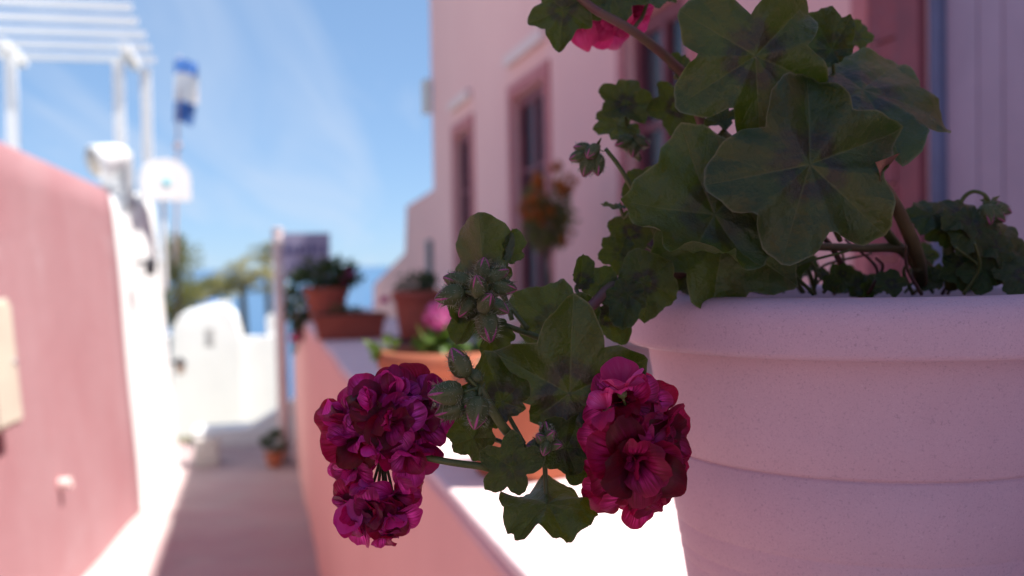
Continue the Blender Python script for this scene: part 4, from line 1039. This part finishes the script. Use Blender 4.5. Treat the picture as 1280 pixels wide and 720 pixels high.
leaf(684, 630, 0.622, 66, -12, -0.1, 2.6, (680, 560, 0.64), notch=0.07, cup=-0.2, sc=(1.0, 0.9, 1.0, 0.9, 1.0), bends=((10, 0.45, -1.0),), wave=0.16)
leaf(727, 352, 0.70, 34, 88, 0.5, 0.0, (735, 386, 0.69), notch=0.20, sc=(1, 0.5, 0.5, 0.35, 0.35), mid=0.3)
leaf(750, 358, 0.705, 30, 60, 0.1, 0.5, (752, 370, 0.70), notch=0.2)
leaf(760, 395, 0.70, 40, -60, 0.2, 0.3, (745, 376, 0.69), notch=0.2, sc=(1, 0.7, 0.7, 0.5, 0.5))
leaf(806, 352, 0.70, 48, 40, 0.05, 0.15, (812, 340, 0.745), notch=0.14, cup=-0.12, sc=(0.9, 0.95, 0.9, 1.0, 0.7))
leaf(785, 368, 0.695, 44, -100, -0.2, 0.1, (800, 343, 0.735), notch=0.20, sc=(1.0, 0.7, 0.6, 0.5, 0.5), mid=0.2)
leaf(775, 258, 0.76, 24, 180, 0.0, 2.5, (800, 252, 0.75), notch=0.20, sc=(1.0, 0.5, 0.5, 0.4, 0.4))
leaf(790, 290, 0.765, 34, 220, -0.2, 0.3, (830, 320, 0.76), notch=0.2)
leaf(775, 318, 0.75, 30, 200, 0.1, 0.5, (820, 335, 0.76), notch=0.22)
leaf(805, 235, 0.78, 30, 130, -0.3, 0.2, (820, 280, 0.76), notch=0.2)
leaf(960, 250, 0.76, 70, 60, 0.1, 0.4, (980, 330, 0.80))
leaf(880, 230, 0.77, 60, 100, -0.3, 0.3, (920, 330, 0.80))
leaf(1060, 150, 0.76, 60, 100, 0.3, 0.5, (1080, 250, 0.77))
# right-hand shoots
for (x, y, d, r_, tip, nx, ny) in ((1165, 268, 0.79, 34, 165, -0.2, 0.9), (1200, 268, 0.775, 36, -10, 0.2, 0.8), (1215, 285, 0.77, 40, -60, 0.1, 0.35), (1180, 285, 0.785, 26, 210, -0.1, 0.4),
        (1250, 300, 0.775, 44, -20, 0.35, 0.5), (1238, 312, 0.77, 34, 250, -0.1, 0.2), (1268, 325, 0.78, 40, 20, 0.2, 0.4), (1280, 345, 0.76, 36, 160, 0.0, 0.6), (1230, 340, 0.77, 34, 120, 0.1, 0.3), (1205, 335, 0.775, 30, 200, -0.2, 0.5)):
    leaf(x, y, d, r_, tip, nx, ny, (1188, min(345, y + 30), 0.79), notch=0.2, cup=-0.15, sag=0.004)
q = random.Random(31)
for k in range(34):
    x = q.uniform(835, 1290); y = q.uniform(322, 362) - (12 if x > 1100 else 0) * q.random()
    if 1018 < x < 1092 and y < 340: continue
    d = q.uniform(0.73, 0.92)
    leaf(x, y, d, q.uniform(12, 26), q.uniform(0, 360), q.uniform(-0.6, 0.6), q.uniform(0.0, 1.0), (x + q.uniform(-25, 25), 366, d + 0.01), notch=0.22, nr=6, na=48, pr=0.0012, sag=0.004)
for k in range(14):
    x = q.uniform(1000, 1260); d = q.uniform(0.76, 0.9)
    stem([(x, 368, d), (x + q.uniform(-25, 25), 335, d - 0.01), (x + q.uniform(-50, 50), q.uniform(295, 325), d - 0.02)], 0.0016, 0.001, q.choice(['stem', 'stem_purple', 'stem_brown']), 6, name='twig')
mb = MB(); vs, fs = [], []
for i in range(7):
    for j in range(5):
        u, v = i / 6, j / 4
        vs.append(P(1094 + 34 * u * (1 - v) + 8 * v, 203 - 13 * u * (1 - v) + 24 * v - 5 * math.sin(u * 3.1) * v, 0.666) + CB * (0.005 * math.sin(u * 4 + v * 2) - 0.006 * v))
for i in range(6):
    for j in range(4): a_ = i * 5 + j; fs.append((a_, a_ + 5, a_ + 6, a_ + 1))
mb.add(vs, fs).build('withered_leaf_edge', M['withered'], ig, label='curled dry brown edge of a large leaf')
# ---- flowers
def petal_mesh(seed, mat):
    q = random.Random(seed); nu, nv = 8, 9
    cup, rise, rec, ruf, ph = q.uniform(0.10, 0.35), q.uniform(0.0, 0.18), q.uniform(0.3, 1.1), q.uniform(0.03, 0.08), q.uniform(0, 6)
    tw = q.uniform(-0.25, 0.25); wid = q.uniform(0.36, 0.50)
    vs, fs, uv = [], [], []
    for j in range(nv + 1):
        v = j / nv; a = min(1, v / 0.6); w = 0.07 + (wid - 0.03) * a * a * (3 - 2 * a) - 0.08 * max(0, (v - 0.75) / 0.25) ** 2
        for i in range(nu + 1):
            u = -1 + 2 * i / nu
            y = v * (1 - 0.2 * u * u - 0.03 * math.cos(u * 3 + ph)); x = u * w
            z = cup * u * u * w + rise * v * v - rec * max(0, v - 0.5) ** 2 + ruf * v * v * math.sin(u * 4.2 + ph) + tw * x * v + ruf * 0.5 * v ** 4 * math.sin(u * 9 + ph * 2)
            vs.append(Vector((x, y, z))); uv.append(((u + 1) / 2, v))
    for j in range(nv):
        for i in range(nu):
            a = j * (nu + 1) + i; fs.append((a, a + 1, a + nu + 2, a + nu + 1))
    return MB().add(vs, fs, uv).mesh('petal', M[mat])
PET = {k: [petal_mesh(100 + i, k) for i in range(9)] for k in ('petal', 'petal_deep', 'petal_faded', 'petal_lit')}
fq = random.Random(5)
def floret(head, hub, x, y, d, ax, rpx, whorls, mat, mess=0.24):
    c = P(x, y, d); A = (CR * ax[0] + CU * ax[1] + CB * ax[2]).normalized(); rr = rpx * d / FPX
    E1 = A.orthogonal().normalized(); E2 = A.cross(E1); c0 = c - A * rr * 0.35
    mbh = head
    tube(mbh, [hub, hub.lerp(c0, 0.6) + rv(fq) * 0.003, c0 - A * rr * 0.12], 0.0011, 0.0009, 6, 5)
    lathe(mbh, c0 - A * rr * 0.15, [(0.001, 0), (0.0028, rr * 0.06), (0.0032, rr * 0.16), (0.002, rr * 0.24)], 10, axis=A)
    off = fq.uniform(0, 6)
    for (n_, phi, sz) in whorls:
        off += 0.6
        for k in range(n_):
            a = off + 2 * math.pi * (k + fq.uniform(-0.2, 0.2)) / n_; ph = R(phi + fq.uniform(-20, 20))
            rad = E1 * math.cos(a) + E2 * math.sin(a)
            Y = A * math.cos(ph) + rad * math.sin(ph); Z = A * math.sin(ph) - rad * math.cos(ph)
            j = rv(fq) * mess; Y = (Y + j).normalized(); Z = (Z - Y * Z.dot(Y)).normalized(); X = Y.cross(Z)
            s_ = rr * sz * fq.uniform(0.78, 1.16)
            m = Matrix.Translation(c0 + A * rr * 0.02) @ Matrix((X, Y, Z)).transposed().to_4x4() @ Matrix.Diagonal((s_ * fq.uniform(0.9, 1.15), s_, s_, 1))
            PLIST.append((fq.choice(PET['petal_deep' if mat == 'petal_faded' and fq.random() < 0.3 else mat]), m))
def strays(mat, pts, hub):
    for (x, y, d, n_) in pts:
        for k in range(n_):
            Y = ((P(x, y, d) - hub).normalized() + rv(fq) * 0.8).normalized(); Z = rv(fq); Z = (Z - Y * Z.dot(Y)).normalized(); X = Y.cross(Z)
            s_ = 40 * d / FPX * fq.uniform(0.7, 1.1)
            PLIST.append((fq.choice(PET[mat]), Matrix.Translation(P(x, y, d) - Y * s_ * 0.5) @ Matrix((X, Y, Z)).transposed().to_4x4() @ Matrix.Diagonal((s_ * 0.85, s_, s_, 1))))
FULL = ((6, 84, 1.12), (5, 64, 0.98), (5, 44, 0.78), (4, 24, 0.52), (2, 10, 0.36))
SEMI = ((5, 86, 1.08), (4, 56, 0.86), (3, 26, 0.55))
def flower_head(hub, florets, label, extra=()):
    global PLIST
    PLIST = []; mb = MB()
    for f in florets: floret(mb, hub, *f)
    strays(florets[0][6], extra, hub)
    h = mb.build('flower_head', M['stem'], ig, label=label)
    for (me, m) in PLIST: link('petal', me, h, m)
    return h
B_ = 'petal'
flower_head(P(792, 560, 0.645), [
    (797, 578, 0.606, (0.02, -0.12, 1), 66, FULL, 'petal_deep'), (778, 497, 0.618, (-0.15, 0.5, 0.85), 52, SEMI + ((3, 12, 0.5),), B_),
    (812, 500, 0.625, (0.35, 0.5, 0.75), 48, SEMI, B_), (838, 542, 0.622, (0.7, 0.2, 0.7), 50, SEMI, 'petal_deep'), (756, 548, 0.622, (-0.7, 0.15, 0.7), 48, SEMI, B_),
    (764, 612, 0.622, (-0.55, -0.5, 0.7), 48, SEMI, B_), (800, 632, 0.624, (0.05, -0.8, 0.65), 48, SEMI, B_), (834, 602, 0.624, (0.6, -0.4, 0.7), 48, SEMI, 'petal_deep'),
    (776, 478, 0.606, (-0.15, 1.0, 0.25), 42, ((3, 40, 1.0), (3, 70, 0.9)), 'petal_lit'), (752, 505, 0.606, (-0.6, 0.6, 0.5), 34, ((3, 60, 1.0),), 'petal_lit')], 'full round crimson flower head of double florets')
F_ = 'petal_faded'
SEMI_FULL, SEMI = SEMI, ((5, 78, 1.08), (4, 42, 0.82))
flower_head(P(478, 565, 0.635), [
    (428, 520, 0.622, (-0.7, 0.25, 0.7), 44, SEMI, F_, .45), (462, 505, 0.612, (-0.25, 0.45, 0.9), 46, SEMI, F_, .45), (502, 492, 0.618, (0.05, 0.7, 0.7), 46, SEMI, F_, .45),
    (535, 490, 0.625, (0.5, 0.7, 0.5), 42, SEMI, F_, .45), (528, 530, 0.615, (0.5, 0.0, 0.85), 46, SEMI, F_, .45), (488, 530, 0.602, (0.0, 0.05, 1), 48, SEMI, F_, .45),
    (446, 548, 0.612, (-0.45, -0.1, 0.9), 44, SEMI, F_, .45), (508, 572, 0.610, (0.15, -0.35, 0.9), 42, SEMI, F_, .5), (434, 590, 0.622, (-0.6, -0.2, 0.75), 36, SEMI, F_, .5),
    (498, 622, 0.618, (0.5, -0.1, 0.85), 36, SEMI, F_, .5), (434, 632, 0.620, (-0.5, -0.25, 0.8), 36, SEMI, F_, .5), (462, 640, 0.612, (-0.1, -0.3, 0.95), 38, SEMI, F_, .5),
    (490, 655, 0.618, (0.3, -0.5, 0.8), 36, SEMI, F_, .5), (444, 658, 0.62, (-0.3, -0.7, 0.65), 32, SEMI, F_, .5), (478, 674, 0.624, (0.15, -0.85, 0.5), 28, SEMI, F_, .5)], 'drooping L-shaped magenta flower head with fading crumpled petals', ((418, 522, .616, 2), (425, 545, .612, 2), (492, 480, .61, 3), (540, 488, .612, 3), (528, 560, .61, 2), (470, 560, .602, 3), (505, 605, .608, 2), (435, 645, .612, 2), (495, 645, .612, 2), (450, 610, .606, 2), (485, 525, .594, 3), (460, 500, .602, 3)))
SEMI = SEMI_FULL
flower_head(P(745, 15, 0.775), [(722, 22, 0.78, (-0.5, -0.4, 0.6), 40, SEMI, 'petal_lit'), (765, 25, 0.775, (0.0, -0.6, 0.8), 42, SEMI, 'petal_lit'), (795, 12, 0.78, (0.6, -0.2, 0.7), 36, SEMI, 'petal_lit'), (752, -5, 0.785, (0.0, 0.6, 0.8), 40, SEMI, 'petal_lit')], 'bright pink flower head half hidden behind the top leaves')
# ---- buds
def bud_mesh(seed, hairs=150):
    q = random.Random(seed); mb = MB(); n = 20
    prof_ = [(0.02, 0.0), (0.20, 0.06), (0.30, 0.2), (0.335, 0.38), (0.31, 0.56), (0.24, 0.74), (0.14, 0.89), (0.05, 0.98), (0.0, 1.0)]
    vs, fs, uv = [], [], []
    for k, (r_, z) in enumerate(prof_):
        for i in range(n):
            a = 2 * math.pi * i / n; rr = r_ * (1 + 0.08 * math.cos(5 * a)); vs.append(Vector((rr * math.cos(a), rr * math.sin(a), z))); uv.append((i / n + 0.0001, z))
    for k in range(len(prof_) - 1):
        for i in range(n):
            j = (i + 1) % n; fs.append((k * n + i, k * n + j, (k + 1) * n + j, (k + 1) * n + i))
    mb.add(vs, fs, uv)
    for s_ in range(5):          # sepal tips standing off the bud
        a = 2 * math.pi * (s_ + 0.5) / 5; er = Vector((math.cos(a), math.sin(a), 0)); et = Vector((-er.y, er.x, 0)); z1 = q.uniform(0.72, 0.95)
        mb.add([er * 0.33 + et * 0.10 + Vector((0, 0, 0.45)), er * 0.33 - et * 0.10 + Vector((0, 0, 0.45)), er * 0.30 - et * 0.05 + Vector((0, 0, 0.66)), er * 0.30 + et * 0.05 + Vector((0, 0, 0.66)), er * q.uniform(0.2, 0.42) + Vector((0, 0, z1))], [(0, 1, 2, 3), (3, 2, 4)], [(0.1, 0.2)] * 5)
    for k in range(hairs):
        a = q.uniform(0, 6.28); z = q.uniform(0.05, 0.9); r_ = 0.33 * math.sin(min(1, z * 1.0 + 0.18) * 2.6) ** 0.6 if z < 0.95 else 0.1
        er = Vector((math.cos(a), math.sin(a), 0)); p = er * max(0.06, r_ * 0.97) + Vector((0, 0, z)); d = (er + Vector((0, 0, q.uniform(-0.1, 0.8))) + rv(q) * 0.3).normalized(); s_ = d.orthogonal().normalized() * 0.009; l_ = q.uniform(0.10, 0.24)
        mb.add([p + s_, p - s_, p + d * l_], [(0, 1, 2)], [(0, 0)] * 3, 1)
    return mb.mesh('bud', [M['bud'], M['hair']])
BUDS = [bud_mesh(k) for k in range(5)]
def bud_cluster(hub, buds, label=None):
    H = P(*hub); mb = MB(); items = []
    for (x, y, d, tipdeg, toward, lpx) in buds:
        dr = (CR * math.cos(R(tipdeg)) + CU * math.sin(R(tipdeg)) + CB * toward).normalized(); l_ = lpx * d / FPX
        c = P(x, y, d) - dr * l_ * 0.5
        tube(mb, [H, H.lerp(c, 0.5) - dr * l_ * 0.15, c], 0.0012, 0.0012, 6, 5)
        X = dr.orthogonal().normalized(); X = Matrix.Rotation(fq.uniform(0, 6), 3, dr) @ X; Y = dr.cross(X)
        items.append((fq.choice(BUDS), Matrix.Translation(c) @ Matrix((X, Y, dr)).transposed().to_4x4() @ Matrix.Diagonal((l_, l_, l_, 1))))
    for k in range(7):           # little bracts at the joint
        dd = rv(fq).normalized(); leaf_quad(mb, H, dd, rv(fq).normalized(), 0.009, 0.004)
    o = mb.build('bud_cluster', M['stem'], ig, label=label)
    for (me, m) in items: link('bud', me, o, m)
bud_cluster((600, 482, 0.617), [(574, 453, 0.612, 118, 0.1, 42), (557, 492, 0.608, 184, 0.25, 46), (596, 516, 0.606, -98, 0.45, 44), (562, 512, 0.612, 200, 0.2, 40), (590, 470, 0.62, 150, -0.2, 30), (585, 500, 0.615, 230, 0.2, 34)], 'hairy bud cluster with pink showing between green sepals')
bud_cluster((605, 385, 0.658), [(562, 369, 0.648, 195, 0.2, 40), (598, 358, 0.640, 100, 0.7, 34), (608, 378, 0.640, 60, 0.8, 32), (571, 351, 0.655, 165, 0.1, 36), (604, 337, 0.66, 85, 0.1, 32), (622, 344, 0.66, 25, 0.0, 32), (630, 359, 0.66, -10, 0.1, 34), (624, 384, 0.65, -30, 0.4, 30), (610, 408, 0.648, -80, 0.4, 44), (583, 385, 0.655, 230, 0.2, 30)])
bud_cluster((748, 186, 0.74), [(722, 196, 0.738, 200, 0.2, 24), (734, 208, 0.736, 250, 0.2, 30), (746, 206, 0.738, 275, 0.2, 30), (728, 186, 0.74, 170, 0.1, 24), (740, 190, 0.73, 230, 0.7, 26)])
bud_cluster((1238, 254, 0.78), [(1244, 268, 0.778, -40, 0.2, 30), (1252, 262, 0.78, -20, 0.1, 26), (1234, 268, 0.776, -80, 0.3, 28), (1240, 256, 0.78, 20, 0.2, 20)])
bud_cluster((684, 556, 0.632), [(676, 548, 0.622, 130, 0.9, 22), (688, 545, 0.622, 60, 0.9, 24), (682, 560, 0.62, 250, 0.9, 24), (694, 556, 0.624, 10, 0.8, 22), (668, 556, 0.626, 180, 0.5, 22), (682, 538, 0.63, 90, 0.4, 26)])
bud_cluster((792, 172, 0.80), [(780, 178, 0.80, 200, 0.2, 26), (792, 186, 0.80, 260, 0.2, 24), (802, 178, 0.80, -30, 0.2, 24)])
